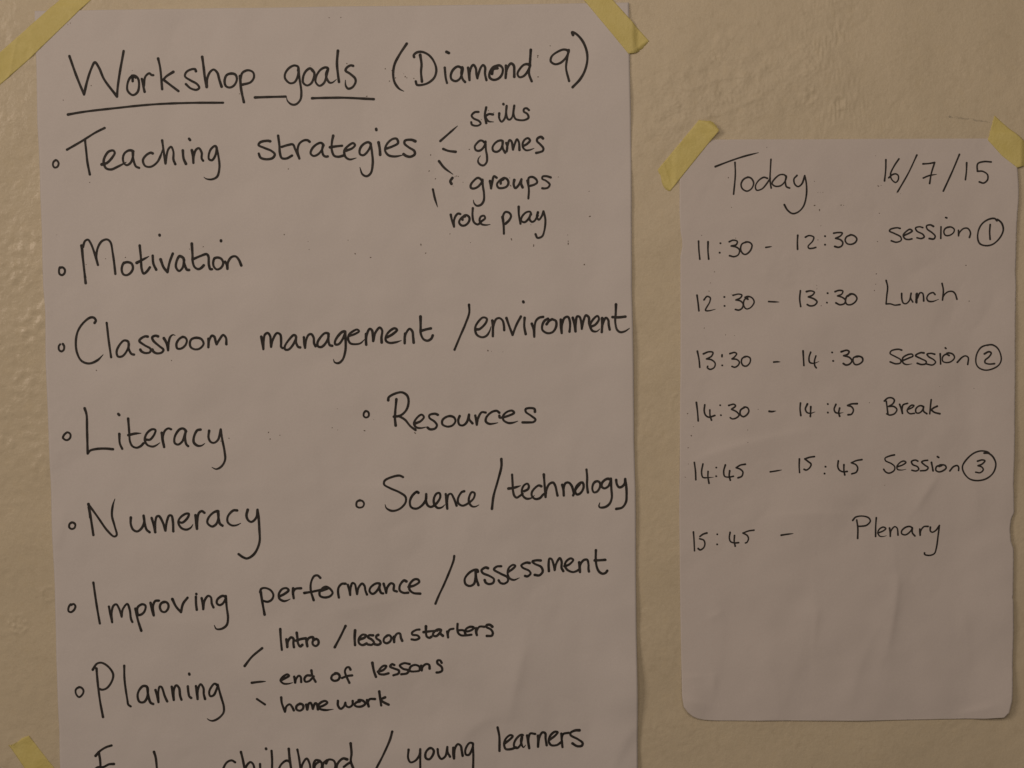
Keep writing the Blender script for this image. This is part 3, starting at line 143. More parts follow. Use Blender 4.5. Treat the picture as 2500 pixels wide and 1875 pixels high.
# ---------------------------------------------------------------- helpers
def band_noise(nx, ny, dx, lo, hi, seed, ax=1.0, ay=1.0):
    """unit-variance random field with wavelengths lo..hi (mm) on a grid of spacing dx"""
    rng = np.random.RandomState(seed)
    f = np.fft.rfft2(rng.randn(ny, nx))
    ky = np.fft.fftfreq(ny, dx)[:, None] * ay
    kx = np.fft.rfftfreq(nx, dx)[None, :] * ax
    k = np.hypot(kx, ky) + 1e-9
    m = np.exp(-(np.log(k / math.sqrt(1 / lo / hi)) / (0.5 * math.log(hi / lo) + 1e-6)) ** 2)
    g = np.fft.irfft2(f * m, s=(ny, nx))
    return (g - g.mean()) / g.std()

class Field:
    """bilinear lookup of a regular grid of heights"""
    def __init__(self, x0, z0, dx, a): self.x0, self.z0, self.dx, self.a = x0, z0, dx, a
    def __call__(self, x, z):
        a = self.a
        u = np.clip((np.asarray(x, float) - self.x0) / self.dx, 0, a.shape[1] - 1.001)
        v = np.clip((np.asarray(z, float) - self.z0) / self.dx, 0, a.shape[0] - 1.001)
        i = u.astype(int); j = v.astype(int); fu = u - i; fv = v - j
        return (a[j, i] * (1 - fu) + a[j, i + 1] * fu) * (1 - fv) + (a[j + 1, i] * (1 - fu) + a[j + 1, i + 1] * fu) * fv

def grid_mesh(name, X, Z, Yh, mat, parent=None, solid=0.0):
    """X, Z, Yh: 2-D arrays in mm; Yh is the height off the wall plane (towards the viewer)"""
    ny, nx = X.shape
    co = np.stack([X, -Yh, Z], -1).reshape(-1, 3) * MM
    idx = np.arange(ny * nx).reshape(ny, nx)
    a, b, c, d = idx[:-1, :-1], idx[:-1, 1:], idx[1:, 1:], idx[1:, :-1]
    quads = np.stack([a, b, c, d], -1).reshape(-1, 4)
    return raw_mesh(name, co, quads, mat, parent, solid)

def raw_mesh(name, co, quads, mat, parent=None, solid=0.0):
    me = bpy.data.meshes.new(name)
    me.vertices.add(len(co)); me.vertices.foreach_set('co', np.ascontiguousarray(co, dtype=np.float32).ravel())
    n = len(quads); k = quads.shape[1]
    me.loops.add(n * k); me.loops.foreach_set('vertex_index', np.ascontiguousarray(quads, dtype=np.int32).ravel())
    me.polygons.add(n)
    me.polygons.foreach_set('loop_start', np.arange(0, n * k, k, dtype=np.int32))
    me.polygons.foreach_set('use_smooth', np.ones(n, dtype=bool))
    me.update(calc_edges=True); me.validate()
    me.materials.append(mat)
    o = bpy.data.objects.new(name, me); COL.objects.link(o)
    if parent: o.parent = parent
    if solid:
        s = o.modifiers.new('thickness', 'SOLIDIFY'); s.thickness = solid * MM; s.offset = -1.0
    return o

def thing(name, label, cat, loc, group=None):
    o = bpy.data.objects.new(name, None); COL.objects.link(o)
    o.empty_display_size = 0.02; o.location = loc
    o['label'] = label; o['category'] = cat
    if group: o['group'] = group
    return o

def nt(name):
    m = bpy.data.materials.new(name); m.use_nodes = True
    t = m.node_tree; b = t.nodes['Principled BSDF']
    return m, t, b

def coords(t, scale=(1, 1, 1)):
    g = t.nodes.new('ShaderNodeNewGeometry'); mp = t.nodes.new('ShaderNodeMapping')
    mp.inputs['Scale'].default_value = scale
    t.links.new(g.outputs['Position'], mp.inputs['Vector']); return mp.outputs['Vector']

def noise(t, vec, scale, detail=3.0, rough=0.5):
    n = t.nodes.new('ShaderNodeTexNoise'); n.inputs['Scale'].default_value = scale
    n.inputs['Detail'].default_value = detail; n.inputs['Roughness'].default_value = rough
    t.links.new(vec, n.inputs['Vector']); return n.outputs['Fac']

def ramp(t, fac, stops):
    r = t.nodes.new('ShaderNodeValToRGB'); e = r.color_ramp.elements
    e[0].position, e[0].color = stops[0][0], (*stops[0][1], 1)
    e[1].position, e[1].color = stops[-1][0], (*stops[-1][1], 1)
    for p, c in stops[1:-1]:
        x = e.new(p); x.color = (*c, 1)
    t.links.new(fac, r.inputs['Fac']); return r.outputs['Color']

def bump(t, b, fac, dist, strength=1.0, prev=None):
    n = t.nodes.new('ShaderNodeBump'); n.inputs['Distance'].default_value = dist
    n.inputs['Strength'].default_value = strength
    t.links.new(fac, n.inputs['Height'])
    if prev: t.links.new(prev, n.inputs['Normal'])
    t.links.new(n.outputs['Normal'], b.inputs['Normal']); return n.outputs['Normal']

def mix(t, a, b_, fac, mode='MULTIPLY'):
    n = t.nodes.new('ShaderNodeMix'); n.data_type = 'RGBA'; n.blend_type = mode
    if isinstance(fac, float): n.inputs['Factor'].default_value = fac
    else: t.links.new(fac, n.inputs['Factor'])
    t.links.new(a, n.inputs[6]); t.links.new(b_, n.inputs[7]); return n.outputs[2]

# ---------------------------------------------------------------- materials
def mat_wall():
    m, t, b = nt('cream_gloss_paint'); v = coords(t)
    c1 = ramp(t, noise(t, v, 6.0, 4), [(0.3, (0.75, 0.685, 0.515)), (0.7, (0.80, 0.728, 0.545))])
    c2 = ramp(t, noise(t, v, 90.0, 4, 0.6), [(0.25, (0.93, 0.92, 0.90)), (0.5, (1, 1, 1)), (0.8, (1.0, 0.985, 0.95))])
    c = mix(t, c1, c2, 1.0)
    c = mix(t, c, ramp(t, noise(t, v, 800.0, 2, 0.8), [(0.3, (0.90, 0.89, 0.88)), (0.7, (1, 1, 1))]), 1.0)
    # small dirt flecks in the paint
    vo = t.nodes.new('ShaderNodeTexVoronoi'); vo.inputs['Scale'].default_value = 55.0
    t.links.new(v, vo.inputs['Vector'])
    fl = ramp(t, vo.outputs['Distance'], [(0.03, (0.62, 0.56, 0.50)), (0.055, (1, 1, 1))])
    msk = ramp(t, noise(t, v, 31.0, 1), [(0.60, (0, 0, 0)), (0.66, (0.8, 0.8, 0.8))])
    white = t.nodes.new('ShaderNodeRGB'); white.outputs[0].default_value = (1, 1, 1, 1)
    fl2 = mix(t, white.outputs[0], fl, msk, 'MIX')
    c = mix(t, c, fl2, 1.0)
    t.links.new(c, b.inputs['Base Color'])
    sx = t.nodes.new('ShaderNodeSeparateXYZ'); t.links.new(v, sx.inputs[0])
    # the paint is glossier down the left, where it was painted again
    mr = t.nodes.new('ShaderNodeMapRange'); mr.inputs['From Min'].default_value = -0.42; mr.inputs['From Max'].default_value = -0.25
    mr.inputs['To Min'].default_value = 0.31; mr.inputs['To Max'].default_value = 0.50
    t.links.new(sx.outputs['X'], mr.inputs['Value']); t.links.new(mr.outputs['Result'], b.inputs['Roughness'])
    b.inputs['Specular IOR Level'].default_value = 0.5
    n1 = bump(t, b, noise(t, v, 380.0, 4, 0.6), 0.00045, 0.7)
    bump(t, b, noise(t, v, 150.0, 3, 0.6), 0.0004, 0.25, n1)
    return m

def mat_paper(name, tint):
    m, t, b = nt(name); v = coords(t)
    c1 = ramp(t, noise(t, v, 7.0, 3), [(0.3, tuple(x * 0.965 for x in tint)), (0.7, tint)])
    c2 = ramp(t, noise(t, v, 700.0, 2, 0.7), [(0.2, (0.93, 0.93, 0.93)), (0.8, (1, 1, 1))])
    t.links.new(mix(t, c1, c2, 1.0), b.inputs['Base Color'])
    b.inputs['Roughness'].default_value = 0.82
    b.inputs['Specular IOR Level'].default_value = 0.25
    n1 = bump(t, b, noise(t, v, 900.0, 3, 0.6), 0.00005, 0.5)
    bump(t, b, noise(t, v, 30.0, 4, 0.55), 0.0011, 0.45, n1)
    return m

def mat_ink():
    m, t, b = nt('black_marker_ink'); v = coords(t)
    c = ramp(t, noise(t, v, 160.0, 3, 0.6), [(0.3, (0.020, 0.019, 0.018)), (0.75, (0.055, 0.050, 0.047))])
    t.links.new(c, b.inputs['Base Color'])
    b.inputs['Roughness'].default_value = 0.6; b.inputs['Specular IOR Level'].default_value = 0.3
    return m

def mat_speck():
    m, t, b = nt('speck_ink')
    b.inputs['Base Color'].default_value = (0.20, 0.165, 0.14, 1); b.inputs['Roughness'].default_value = 0.8
    return m

def mat_tape():
    m, t, b = nt('yellow_masking_tape'); v = coords(t)
    c1 = ramp(t, noise(t, v, 45.0, 4, 0.6), [(0.3, (0.78, 0.69, 0.235)), (0.7, (0.86, 0.775, 0.31))])
    c2 = ramp(t, noise(t, v, 600.0, 2), [(0.2, (0.93, 0.93, 0.90)), (0.8, (1, 1, 1))])
    t.links.new(mix(t, c1, c2, 1.0), b.inputs['Base Color'])
    b.inputs['Roughness'].default_value = 0.55
    n1 = bump(t, b, noise(t, v, 420.0, 4, 0.65), 0.0005, 0.8)
    bump(t, b, noise(t, v, 60.0, 4), 0.0018, 0.5, n1)
    return m

def mat_pencil():
    m, t, b = nt('pencil_mark')
    b.inputs['Base Color'].default_value = (0.33, 0.33, 0.31, 1); b.inputs['Roughness'].default_value = 0.7
    tr = t.nodes.new('ShaderNodeBsdfTransparent'); mx = t.nodes.new('ShaderNodeMixShader')
    r = ramp(t, noise(t, coords(t), 260.0, 3, 0.7), [(0.38, (0.0,) * 3), (0.62, (0.30,) * 3)])
    t.links.new(r, mx.inputs['Fac']); t.links.new(tr.outputs[0], mx.inputs[1]); t.links.new(b.outputs[0], mx.inputs[2])
    t.links.new(mx.outputs[0], t.nodes['Material Output'].inputs['Surface'])
    return m

M_WALL, M_INK, M_SPECK, M_TAPE, M_PENCIL = mat_wall(), mat_ink(), mat_speck(), mat_tape(), mat_pencil()
M_PAPER_L = mat_paper('white_flipchart_paper', (0.80, 0.778, 0.765))
M_PAPER_R = mat_paper('white_sheet_paper', (0.785, 0.750, 0.728))

# ---------------------------------------------------------------- wall: one relief sheet of painted plaster
DX = 1.3
wx0, wx1, wz0, wz1 = -575.0, 575.0, -440.0, 440.0
nx, ny = int((wx1 - wx0) / DX) + 1, int((wz1 - wz0) / DX) + 1
gx = wx0 + DX * np.arange(nx); gz = wz0 + DX * np.arange(ny)
GX, GZ = np.meshgrid(gx, gz)
def sm(a, lo, hi):
    q_ = np.clip((a - lo) / (hi - lo), 0, 1); return q_ * q_ * (3 - 2 * q_)
peel = band_noise(nx, ny, DX, 5, 9, 1)
lump = band_noise(nx, ny, DX, 14, 30, 2)
swell = band_noise(nx, ny, DX, 60, 160, 3)
diag = band_noise(nx, ny, DX, 6, 16, 4)
patch = sm(band_noise(nx, ny, DX, 60, 150, 5), -0.4, 1.2)
h = 0.020 * peel + 0.05 * lump + 0.35 * swell + 0.055 * diag * patch
# rougher roller texture down the left
left = 1 - sm(GX, -462, -436)
lm = left * (0.35 + 0.65 * sm(GZ, -140, -40) * (1 - sm(GZ, 130, 190)))
lm = lm * (0.30 + 0.95 * sm(band_noise(nx, ny, DX, 30, 90, 17), -0.9, 1.1))
h += lm * (0.15 * np.abs(band_noise(nx, ny, DX, 4, 16, 6)) + 0.19 * band_noise(nx, ny, DX, 10, 22, 7))
# rough bank from beside the poster's corner across to the right
bx = GX - 130; bz = GZ - 262
bank = np.exp(-((bz - 0.32 * bx + 0) / 42) ** 2) * sm(GX, 110, 150) * (1 - sm(GX, 290, 370))
dg = band_noise(nx, ny, DX, 5, 14, 14)
h += bank * (0.22 * np.abs(dg) + 0.13 * lump)
# vertical brush strokes
br = band_noise(nx, ny, DX, 2.6, 4.6, 8, 1.0, 7.0)
bm = np.exp(-((GX - 318) / 26) ** 2) * sm(GZ, 236, 262) + 0.6 * np.exp(-((GX - 352) / 28) ** 2) * np.exp(-((GZ - 262) / 26) ** 2)
bm *= 0.35 + 0.65 * sm(band_noise(nx, ny, DX, 25, 60, 9), -0.5, 0.8)
h += 0.16 * br * bm
def rbump(p, r, a, flat=2.0, ex=1.0):
    d = np.hypot((GX - p[0]) / ex, GZ - p[1]) / r
    return a * np.exp(-d ** (2 * flat))
def rring(p, r, w_, a):
    d = np.hypot(GX - p[0], GZ - p[1])
    return a * np.exp(-((d - r) / w_) ** 2) * (0.6 + 0.4 * np.clip(diag, -1.2, 1.2))
F_ = FEAT
h += rbump(F_['blob1'], 8.5, 0.85, 2.2, 0.85)
h += rbump((F_['blob1'][0] - 3, F_['blob1'][1] - 13), 6, 0.35, 1) * (1 + 0.9 * peel)
h += rring(F_['pit1'], 6, 1.7, 0.6) - rbump(F_['pit1'], 4, 0.35, 1.5)
h += rring(F_['pit2'], 6.5, 1.8, 0.5) - rbump(F_['pit2'], 4, 0.8, 1.5)
h += rring(F_['dab1'], 9.5, 1.7, 0.55) + rbump(F_['dab1'], 8.5, 0.22, 2) * (1 + 1.2 * peel)
h += rring(F_['dab2'], 7, 1.8, 0.5)
h += rring((F_['arc'][0] + 14, F_['arc'][1] - 3), 15, 1.6, 0.35) * (GX < F_['arc'][0] + 8)
rng = np.random.RandomState(21)
for _ in range(70):
    px_, pz_ = rng.uniform(130, 560), rng.uniform(60, 430)
    r_ = rng.uniform(1.6, 3.6); s_ = rng.choice([1, 1, -1])
    h += rbump((px_, pz_), r_, s_ * rng.uniform(0.12, 0.35), 1.2, rng.uniform(0.6, 1.6))
for _ in range(26):
    px_, pz_ = rng.uniform(120, 560), rng.uniform(-430, 60)
    h += rbump((px_, pz_), rng.uniform(1.4, 2.8), rng.uniform(0.08, 0.22), 1.2)
for (rx0, rz0, rx1, rz1, am) in [(*F_['r0'], *F_['r1'], 0.5), (F_['r0'][0] - 30, F_['r0'][1] + 26, F_['r0'][0] + 40, F_['r0'][1] + 40, 0.3)]:
    L_ = math.hypot(rx1 - rx0, rz1 - rz0); ux, uz = (rx1 - rx0) / L_, (rz1 - rz0) / L_
    s_ = (GX - rx0) * ux + (GZ - rz0) * uz; d_ = -(GX - rx0) * uz + (GZ - rz0) * ux + 1.6 * np.sin(s_ / 11)
    h += am * np.exp(-(d_ / 2.2) ** 2) * sm(s_, -6, 6) * (1 - sm(s_, L_ - 8, L_ + 8))
# fade the relief to the flat outer wall
fade = sm(GX, wx0, wx0 + 15) * (1 - sm(GX, wx1 - 15, wx1)) * sm(GZ, wz0, wz0 + 15) * (1 - sm(GZ, wz1 - 15, wz1))
h *= fade
WALL = Field(wx0, wz0, DX, h)
ox = np.array([-2600., -1500., -900., -650.]); oz = np.array([-1700., -1000., -650., -480.])
ax_ = np.concatenate([ox, gx, -ox[::-1]]); az_ = np.concatenate([oz, gz, -oz[::-1]])
AX, AZ = np.meshgrid(ax_, az_)
HH = np.zeros_like(AX); HH[4:-4, 4:-4] = h
wall = grid_mesh('wall', AX, AZ, HH, M_WALL)
wall['kind'] = 'structure'

# ---------------------------------------------------------------- paper sheets
def crease_height(X, Z, creases):
    H_ = np.zeros_like(X)
    for a, m_, b_, amp, w_ in creases:
        # quadratic curve through three points, sampled
        tt = np.linspace(0, 1, 15)[:, None]
        a, m2, b2 = map(np.array, (a, m_, b_)); c = 2 * m2 - 0.5 * (a + b2)
        P = (1 - tt) ** 2 * a + 2 * tt * (1 - tt) * c + tt ** 2 * b2
        lo = P.min(0) - 70; hi = P.max(0) + 70
        s = (X > lo[0]) & (X < hi[0]) & (Z > lo[1]) & (Z < hi[1])
        if not s.any(): continue
        xs, zs = X[s], Z[s]
        best = np.full(xs.shape, 1e9); side = np.zeros(xs.shape); tb = np.zeros(xs.shape)
        for i in range(14):
            p, q_ = P[i], P[i + 1]; d = q_ - p; L2 = d @ d
            t_ = np.clip(((xs - p[0]) * d[0] + (zs - p[1]) * d[1]) / L2, 0, 1)
            ddx = xs - p[0] - t_ * d[0]; ddz = zs - p[1] - t_ * d[1]
            dist = np.hypot(ddx, ddz)
            k = dist < best
            best[k] = dist[k]; tb[k] = (i + t_[k]) / 14
            side[k] = (d[0] * ddz - d[1] * ddx)[k]
        # a sharp fold: steep one side, long slope on the other
        wl = np.where(side > 0, w_ * 0.45, w_ * 1.5)
        f = np.exp(-np.sqrt((best / wl) ** 2 + 0.05)) * np.sin(np.pi * np.clip(tb * 0.9 + 0.05, 0, 1)) ** 0.7
        H_[s] += amp * f
    return H_

def make_height(x0, x1, z0, z1, dx, lift, creases, seed):
    nx_, ny_ = int((x1 - x0) / dx) + 2, int((z1 - z0) / dx) + 2
    X, Z = np.meshgrid(x0 + dx * np.arange(nx_), z0 + dx * np.arange(ny_))
    H_ = lift(X, Z)
    und = band_noise(nx_, ny_, dx, 70, 180, seed) * 0.62 + band_noise(nx_, ny_, dx, 25, 55, seed + 1) * 0.11
    H_ = H_ + np.minimum(1.0, 0.35 + H_ * 0.4) * und + 1.9 * crease_height(X, Z, creases)
    H_ = np.maximum(H_, WALL(X, Z) + 0.5)
    # smooth a little so that the clamp leaves no facets
    for _ in range(3):
        H_[1:-1, 1:-1] = (H_[1:-1, 1:-1] * 2 + H_[:-2, 1:-1] + H_[2:, 1:-1] + H_[1:-1, :-2] + H_[1:-1, 2:]) / 6
    return Field(x0, z0, dx, H_)

def lift_left(X, Z):
    r = sm(X, 60, 122)                       # right edge stands off, more towards the bottom
    down = 1 - sm(Z, -60, 250)
    bow = 2.4 * np.exp(-((Z + 300) / 50) ** 2)
    H_ = 0.55 + 0.45 * sm(X, -464, -380) + r * (0.5 + 2.4 * down + 1.5 * bow)
    H_ += 0.5 * np.sin((X + 460) / 585 * np.pi)
    H_ += 0.25 * (1 - sm(X, -464, -430)) * (0.5 + 0.5 * np.sin(Z / 55))
    return H_

def lift_right(X, Z):
    r = sm(X, 440, 502); b = 1 - sm(Z, -345, -255)
    low = 1 - sm(Z, -180, 120)
    H_ = 0.7 + r * (1.5 + 2.0 * low) + 0.9 * b
    H_ += 0.9 * np.sin((X - 168) / 335 * np.pi) * (0.4 + 0.6 * low)
    H_ += 1.2 * r * b
    # the curled bottom corners
    H_ += 1.8 * np.exp(-(np.hypot(X - 172, Z + 335) / 22) ** 2)
    return H_

def edge(path):
    p = np.array(path); o = np.argsort(p[:, 1]); return lambda z: np.interp(z, p[o, 1], p[o, 0])

def sheet(name, L, R, dx, field, mat, parent, tear_seed=0, rag=0.0):
    L, R = list(L), list(R)
    if L[-1][1] > R[-1][1]: L.append((R[-1][0] - 3, R[-1][1]))
    else: R.append((L[-1][0] + 3, L[-1][1]))
    zt, zb = 0.5 * (L[0][1] + R[0][1]), min(L[-1][1], R[-1][1])
    el, er = edge(L), edge(R)
    V = np.linspace(0, 1, int((zt - zb) / dx) + 1)
    V = np.unique(np.concatenate([V, 1 - np.linspace(0, 9, 45) / (zt - zb)])); rows = len(V)
    V = V[:, None]; z = zt + (zb - zt) * V
    wmid = er(z) - el(z); cols = int(wmid.max() / dx) + 1
    U = np.linspace(0, 1, cols)[None, :]
    rr = np.random.RandomState(tear_seed).randn(rows, 1) * rag
    X = el(z) * (1 - U) + (er(z) + rr) * U
    Z = z + (1 - V) * ((L[0][1] - zt) * (1 - U) + (R[0][1] - zt) * U) + 0 * U
    Z[-1, :] += np.random.RandomState(7).randn(cols) * 0.0
    Y = field(X, Z)
    X, Z, Y = X[::-1], Z[::-1], Y[::-1]
    return grid_mesh(name, X, Z, Y, mat, parent, 0.14)

LEFT_H = make_height(-475, 135, -510, 385, 1.6, lift_left, CR_L, 31)
RIGHT_H = make_height(160, 515, -355, 250, 1.3, lift_right, CR_R, 41)

def local(o, parent):
    o.parent = parent; o.matrix_parent_inverse = parent.matrix_world.inverted()
    return o

poster = thing('flipchart_sheet', 'large white flipchart sheet headed Workshop goals (Diamond 9), taped to the wall', 'poster', (0, 0, 0))
timetable = thing('timetable_sheet', 'smaller white paper sheet headed Today 16/7/15 with session times and ragged right edge', 'poster', (0, 0, 0))
sheet('paper', LP_L, LP_R, 2.0, LEFT_H, M_PAPER_L, poster)
sheet('paper', RP_L, RP_R, 1.4, RIGHT_H, M_PAPER_R, timetable, 5, 0.12)

# ---------------------------------------------------------------- marker strokes
def spline(P, step=0.55):
    P = np.array(P, float)
    if len(P) == 1: return P
    if len(P) == 2:
        n = max(2, int(np.hypot(*(P[1] - P[0])) / step)); t_ = np.linspace(0, 1, n)[:, None]
        return P[0] * (1 - t_) + P[1] * t_
    closed = np.hypot(*(P[0] - P[-1])) < 2.6 and len(P) > 5
    if closed:
        A = np.vstack([P[-2], P, P[1]])
    else:
        A = np.vstack([2 * P[0] - P[1], P, 2 * P[-1] - P[-2]])
    out = []
    for i in range(1, len(A) - 2):
        p0, p1, p2, p3 = A[i - 1:i + 3]
        d = [max(1e-3, math.sqrt(np.hypot(*(b_ - a_)))) for a_, b_ in ((p0, p1), (p1, p2), (p2, p3))]
        t0, t1 = 0, d[0]; t2 = t1 + d[1]; t3 = t2 + d[2]
        n = max(2, int(np.hypot(*(p2 - p1)) / step))
        t_ = np.linspace(t1, t2, n, endpoint=False)[:, None]
        A1 = (t1 - t_) / (t1 - t0) * p0 + (t_ - t0) / (t1 - t0) * p1
        A2 = (t2 - t_) / (t2 - t1) * p1 + (t_ - t1) / (t2 - t1) * p2
        A3 = (t3 - t_) / (t3 - t2) * p2 + (t_ - t2) / (t3 - t2) * p3
        B1 = (t2 - t_) / (t2 - t0) * A1 + (t_ - t0) / (t2 - t0) * A2
        B2 = (t3 - t_) / (t3 - t1) * A2 + (t_ - t1) / (t3 - t1) * A3
        out.append((t2 - t_) / (t2 - t1) * B1 + (t_ - t1) / (t2 - t1) * B2)
    out.append(A[-2][None]); return np.vstack(out)

irng = np.random.RandomState(77)
def stroke_geo(co, fc, P, w, field, taper, z0, head=True, tail=True):
    n = len(P); s = np.concatenate([[0], np.cumsum(np.hypot(*np.diff(P, axis=0).T))]) if n > 1 else np.array([0.])
    L = max(s[-1], 1e-6)
    wd = np.full(n, w)
    if n > 3:
        ph = irng.uniform(0, 6.28, 3)
        wd = w * (1 + 0.05 * np.sin(s / 5.3 + ph[0]) + 0.04 * np.sin(s / 2.1 + ph[1]) - 0.06 * min(1, L / 40) * np.sin(np.pi * s / L))
        if head: wd *= 1 + 0.14 * np.exp(-s / (0.9 * w))
        if taper: wd *= 1 - 0.72 * np.clip((s - (L - min(9.0, 0.45 * L))) / min(9.0, 0.45 * L), 0, 1) ** 1.4
        elif tail: wd *= 1 + 0.08 * np.exp(-(L - s) / (0.8 * w))
    def disc(p, r, z):
        k0 = len(co); m = 10
        co.append((p[0], p[1], z))
        for i in range(m):
            a = 2 * math.pi * i / m; co.append((p[0] + r * math.cos(a), p[1] + r * math.sin(a), z))
        for i in range(m): fc.append((k0, k0 + 1 + i, k0 + 1 + (i + 1) % m))
    disc(P[0], wd[0] / 2, z0)
    if n > 1:
        T_ = np.gradient(P, axis=0); T_ /= np.maximum(np.hypot(T_[:, 0], T_[:, 1]), 1e-9)[:, None]
        N_ = np.stack([-T_[:, 1], T_[:, 0]], 1) * (wd / 2)[:, None]
        k0 = len(co)
        for i in range(n):
            z = z0 + 0.01 * i / n
            co.append((P[i, 0] + N_[i, 0], P[i, 1] + N_[i, 1], z)); co.append((P[i, 0] - N_[i, 0], P[i, 1] - N_[i, 1], z))
        for i in range(n - 1):
            a = k0 + 2 * i
            fc.append((a, a + 1, a + 3)); fc.append((a, a + 3, a + 2))
        disc(P[-1], wd[-1] / 2, z0 + 0.011)

def ink_object(name, label, co, fc, field, mat, parent):
    co = np.array(co); fc = np.array(fc)
    Y = field(co[:, 0], co[:, 1]) + 0.11 + co[:, 2]
    v = np.stack([co[:, 0], -Y, co[:, 1]], 1) * MM
    # face the viewer (-Y)
    p, q_, r = v[fc[:, 0]], v[fc[:, 1]], v[fc[:, 2]]
    flip = np.cross(q_ - p, r - p)[:, 1] > 0
    fc[flip] = fc[flip][:, ::-1]
    o = raw_mesh(name, v, fc, mat, parent)
    if label: o['label'] = label
    return o

for line in INK.strip().split('\n'):
    side, name, label, w, body = line.split('|'); w = float(w)
    field, parent = (LEFT_H, poster) if side == 'L' else (RIGHT_H, timetable)
    co, fc = [], []; zz = 0.0
    for st in body.split(';'):
        taper = st.endswith('<'); st = st.rstrip('<')
        seg = []; segs = []
        for tk in st.split():
            x, z = tk.rstrip('!').split(','); seg.append((int(x) / 10, int(z) / 10))
            if tk.endswith('!'): segs.append(seg); seg = [seg[-1]]
        if len(seg) > 1 or not segs: segs.append(seg)
        ws = w * irng.uniform(0.94, 1.06)
        for k, sg in enumerate(segs):
            dot = len(sg) == 2 and math.hypot(sg[0][0] - sg[1][0], sg[0][1] - sg[1][1]) < 4
            stroke_geo(co, fc, spline(sg), ws * (1.12 if dot else 1), field, taper and k == len(segs) - 1, zz, k == 0, k == len(segs) - 1)
            zz += 0.003
    ink_object(name, label, co, fc, field, M_INK, parent)

def specks(data, field, parent):
    co, fc = [], []
    r_ = np.random.RandomState(3)
    for tk in data.split():
        x, z, r = [float(v) / 10 for v in tk.split(',')]
        k0 = len(co); m = 8; a0 = r_.uniform(0, 3); e = r_.uniform(0.75, 1.3)
        co.append((x, z, 0))
        for i in range(m):
            a = 2 * math.pi * i / m; rr = r * r_.uniform(0.8, 1.15)
            u, v = rr * e * math.cos(a), rr / e * math.sin(a)
            co.append((x + u * math.cos(a0) - v * math.sin(a0), z + u * math.sin(a0) + v * math.cos(a0), 0))
        for i in range(m): fc.append((k0, k0 + 1 + i, k0 + 1 + (i + 1) % m))
    o = ink_object('ink_specks', '', co, fc, field, M_SPECK, parent); o['kind'] = 'stuff'
specks(SPECKS_L, LEFT_H, poster); specks(SPECKS_R, RIGHT_H, timetable)

# ---------------------------------------------------------------- pencil line on the wall
P = spline(PENCIL, 1.0); co, fc = [], []
stroke_geo(co, fc, P, 1.9, WALL, True, 0.0)
pm = ink_object('pencil_line', '', co, fc, lambda x, z: WALL(x, z) + 0.12, M_PENCIL, wall)

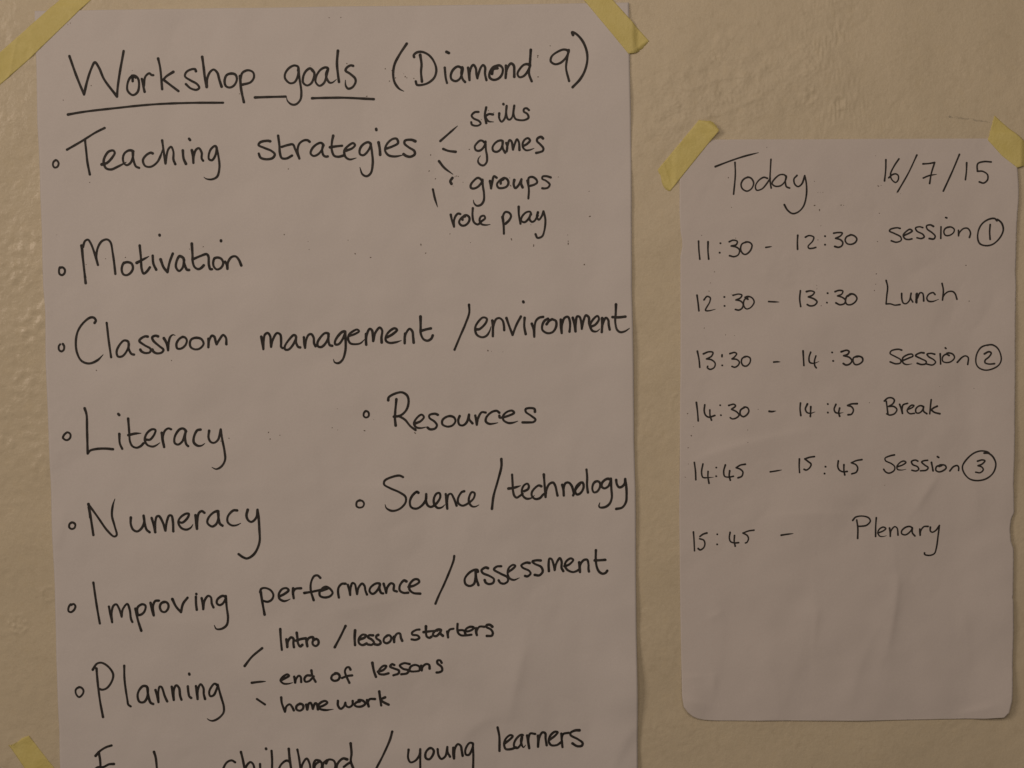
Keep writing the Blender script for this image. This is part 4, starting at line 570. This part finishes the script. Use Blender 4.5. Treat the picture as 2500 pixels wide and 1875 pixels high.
# ---------------------------------------------------------------- masking tape
def inside(px, pz, poly):
    c = np.zeros(px.shape, bool); n = len(poly)
    for i in range(n):
        x1, z1 = poly[i]; x2, z2 = poly[(i + 1) % n]
        k = ((z1 > pz) != (z2 > pz)) & (px < (x2 - x1) * (pz - z1) / (z2 - z1 + 1e-12) + x1)
        c ^= k
    return c
def tape(label, poly, a, b, curl, cat='tape', seed=0, folds=(), ends=(None, None)):
    """poly: outline (mm); a, b: indices of its two long sides' split; the strip follows wall and paper"""
    poly = [tuple(p) for p in poly]
    A = np.array(poly[a[0]:a[1] + 1]); B = np.array(poly[b[0]:b[1] + 1] if b[1] < len(poly) else poly[b[0]:] + [poly[0]])[::-1]
    def samp(Q, n):
        s = np.concatenate([[0], np.cumsum(np.hypot(*np.diff(Q, axis=0).T))]); t_ = np.linspace(0, s[-1], n)
        return np.stack([np.interp(t_, s, Q[:, 0]), np.interp(t_, s, Q[:, 1])], 1)
    n = int(max(np.hypot(*(A[-1] - A[0])), np.hypot(*(B[-1] - B[0]))) / 1.1) + 2; m = 22
    SA, SB = samp(A, n), samp(B, n)
    V = np.linspace(0, 1, m)[:, None, None]
    G = SA[None] * (1 - V) + SB[None] * V
    X, Z = G[..., 0], G[..., 1]
    H_ = WALL(X, Z) + 0.25
    for (F2, L, R, top, bot) in ((LEFT_H, LP_L, LP_R, None, None), (RIGHT_H, RP_L, RP_R, None, None)):
        el, er = edge(L), edge(R)
        xl, xr = el(Z), er(Z); zt = 0.5 * (L[0][1] + R[0][1])
        # distance inside the sheet, negative outside
        d = np.minimum(np.minimum(X - xl, xr - X), zt - Z)
        lf = F2(X, Z) + 0.30
        wgt = sm(d, -9.0, -2.5)
        H_ = np.maximum(H_, H_ * (1 - wgt) + np.where(d > -10, lf, 0) * wgt)
    U = np.linspace(0, 1, n)[None, :]; Vv = np.linspace(0, 1, m)[:, None]
    H_ = H_ + curl(U, Vv)
    for (u0, sl, am, wf) in folds:
        H_ = H_ + am * np.exp(-np.abs(U + sl * Vv - u0) / wf)
    rng_ = np.random.RandomState(seed)
    # slightly torn ends
    for col_ in (0, -1):
        j = rng_.randn(m) * 0.25
        if ends[col_] is not None: j = j + (1 if col_ else -1) * np.interp(np.linspace(0, 1, m), *ends[col_])
        dirv = (SA[1] - SA[0]) / max(1e-6, np.hypot(*(SA[1] - SA[0])))
        X[:, col_] += j * dirv[0]; Z[:, col_] += j * dirv[1]
    o = grid_mesh('masking_tape', X, Z, H_, M_TAPE, None)
    me = o.data
    # make sure it faces the viewer, then give it thickness
    nrm = me.polygons[len(me.polygons) // 2].normal
    if nrm.y > 0: me.flip_normals()
    s = o.modifiers.new('thickness', 'SOLIDIFY'); s.thickness = 0.12 * MM; s.offset = -1.0
    o['label'] = label; o['category'] = cat; o['group'] = 'pieces of yellow masking tape holding the sheets'
    return o
zero = lambda u, v: 0 * u + 0 * v
t0, t1, t2, t3, t4 = TAPES
def strip(label, A, B, curl, seed, folds=(), ends=(None, None)):
    return tape(label, list(A) + list(B)[::-1], (0, len(A) - 1), (len(A), len(A) + len(B) - 1), curl, seed=seed, folds=folds, ends=ends)
strip('long yellow tape slanting across the top left corner of the Workshop goals sheet',
      t0[0:5], [t0[10], t0[9], t0[8], t0[7], t0[6]], zero, 1, folds=((0.40, 0.14, 0.8, 0.02), (0.50, -0.04, 0.45, 0.012)))
strip('yellow tape slanting down over the top right corner of the Workshop goals sheet',
      t1[0:4], [t1[10], t1[9], t1[8], t1[7]], zero, 2, ends=(None, ((0, .27, .6, 1), (0, 3.7, 3.4, 1.2))))
strip('short yellow tape with lifted top end, top left corner of the Today sheet',
      [t2[10], t2[0]], [t2[4], t2[3]],
      lambda u, v: 5.5 * sm(u, 0.76, 1.06) * (0.25 + 0.9 * v) + 0.5 * np.exp(-np.abs(u - 0.14 + 0.12 * v) / 0.02), 3,
      folds=((0.24, 0.10, 0.5, 0.012),), ends=(((0, .25, .35, .6, .85, 1), (0, 0, 1.0, 3.8, 2.6, 0)), ((0, .45, .6, 1), (0, 4.6, 4.6, 0))))
strip('yellow tape at the top right corner of the Today sheet, cut by the picture edge',
      [t3[0], t3[1], t3[2], t3[3]], [t3[10], t3[9], t3[8], t3[5]], zero, 4)
strip('yellow tape at the lower left beside the last lines of the Workshop goals sheet',
      [t4[4], t4[5], t4[6]], [t4[0], t4[9], t4[8]], lambda u, v: 0.9 * (1 - sm(u, 0.0, 0.12)), 5,
      ends=(((0, .3, .5, .75, .9, 1), (0, 0.5, -0.8, -2.4, -2.2, 0)), None))

# ---------------------------------------------------------------- render settings
scene.cycles.use_denoising = True
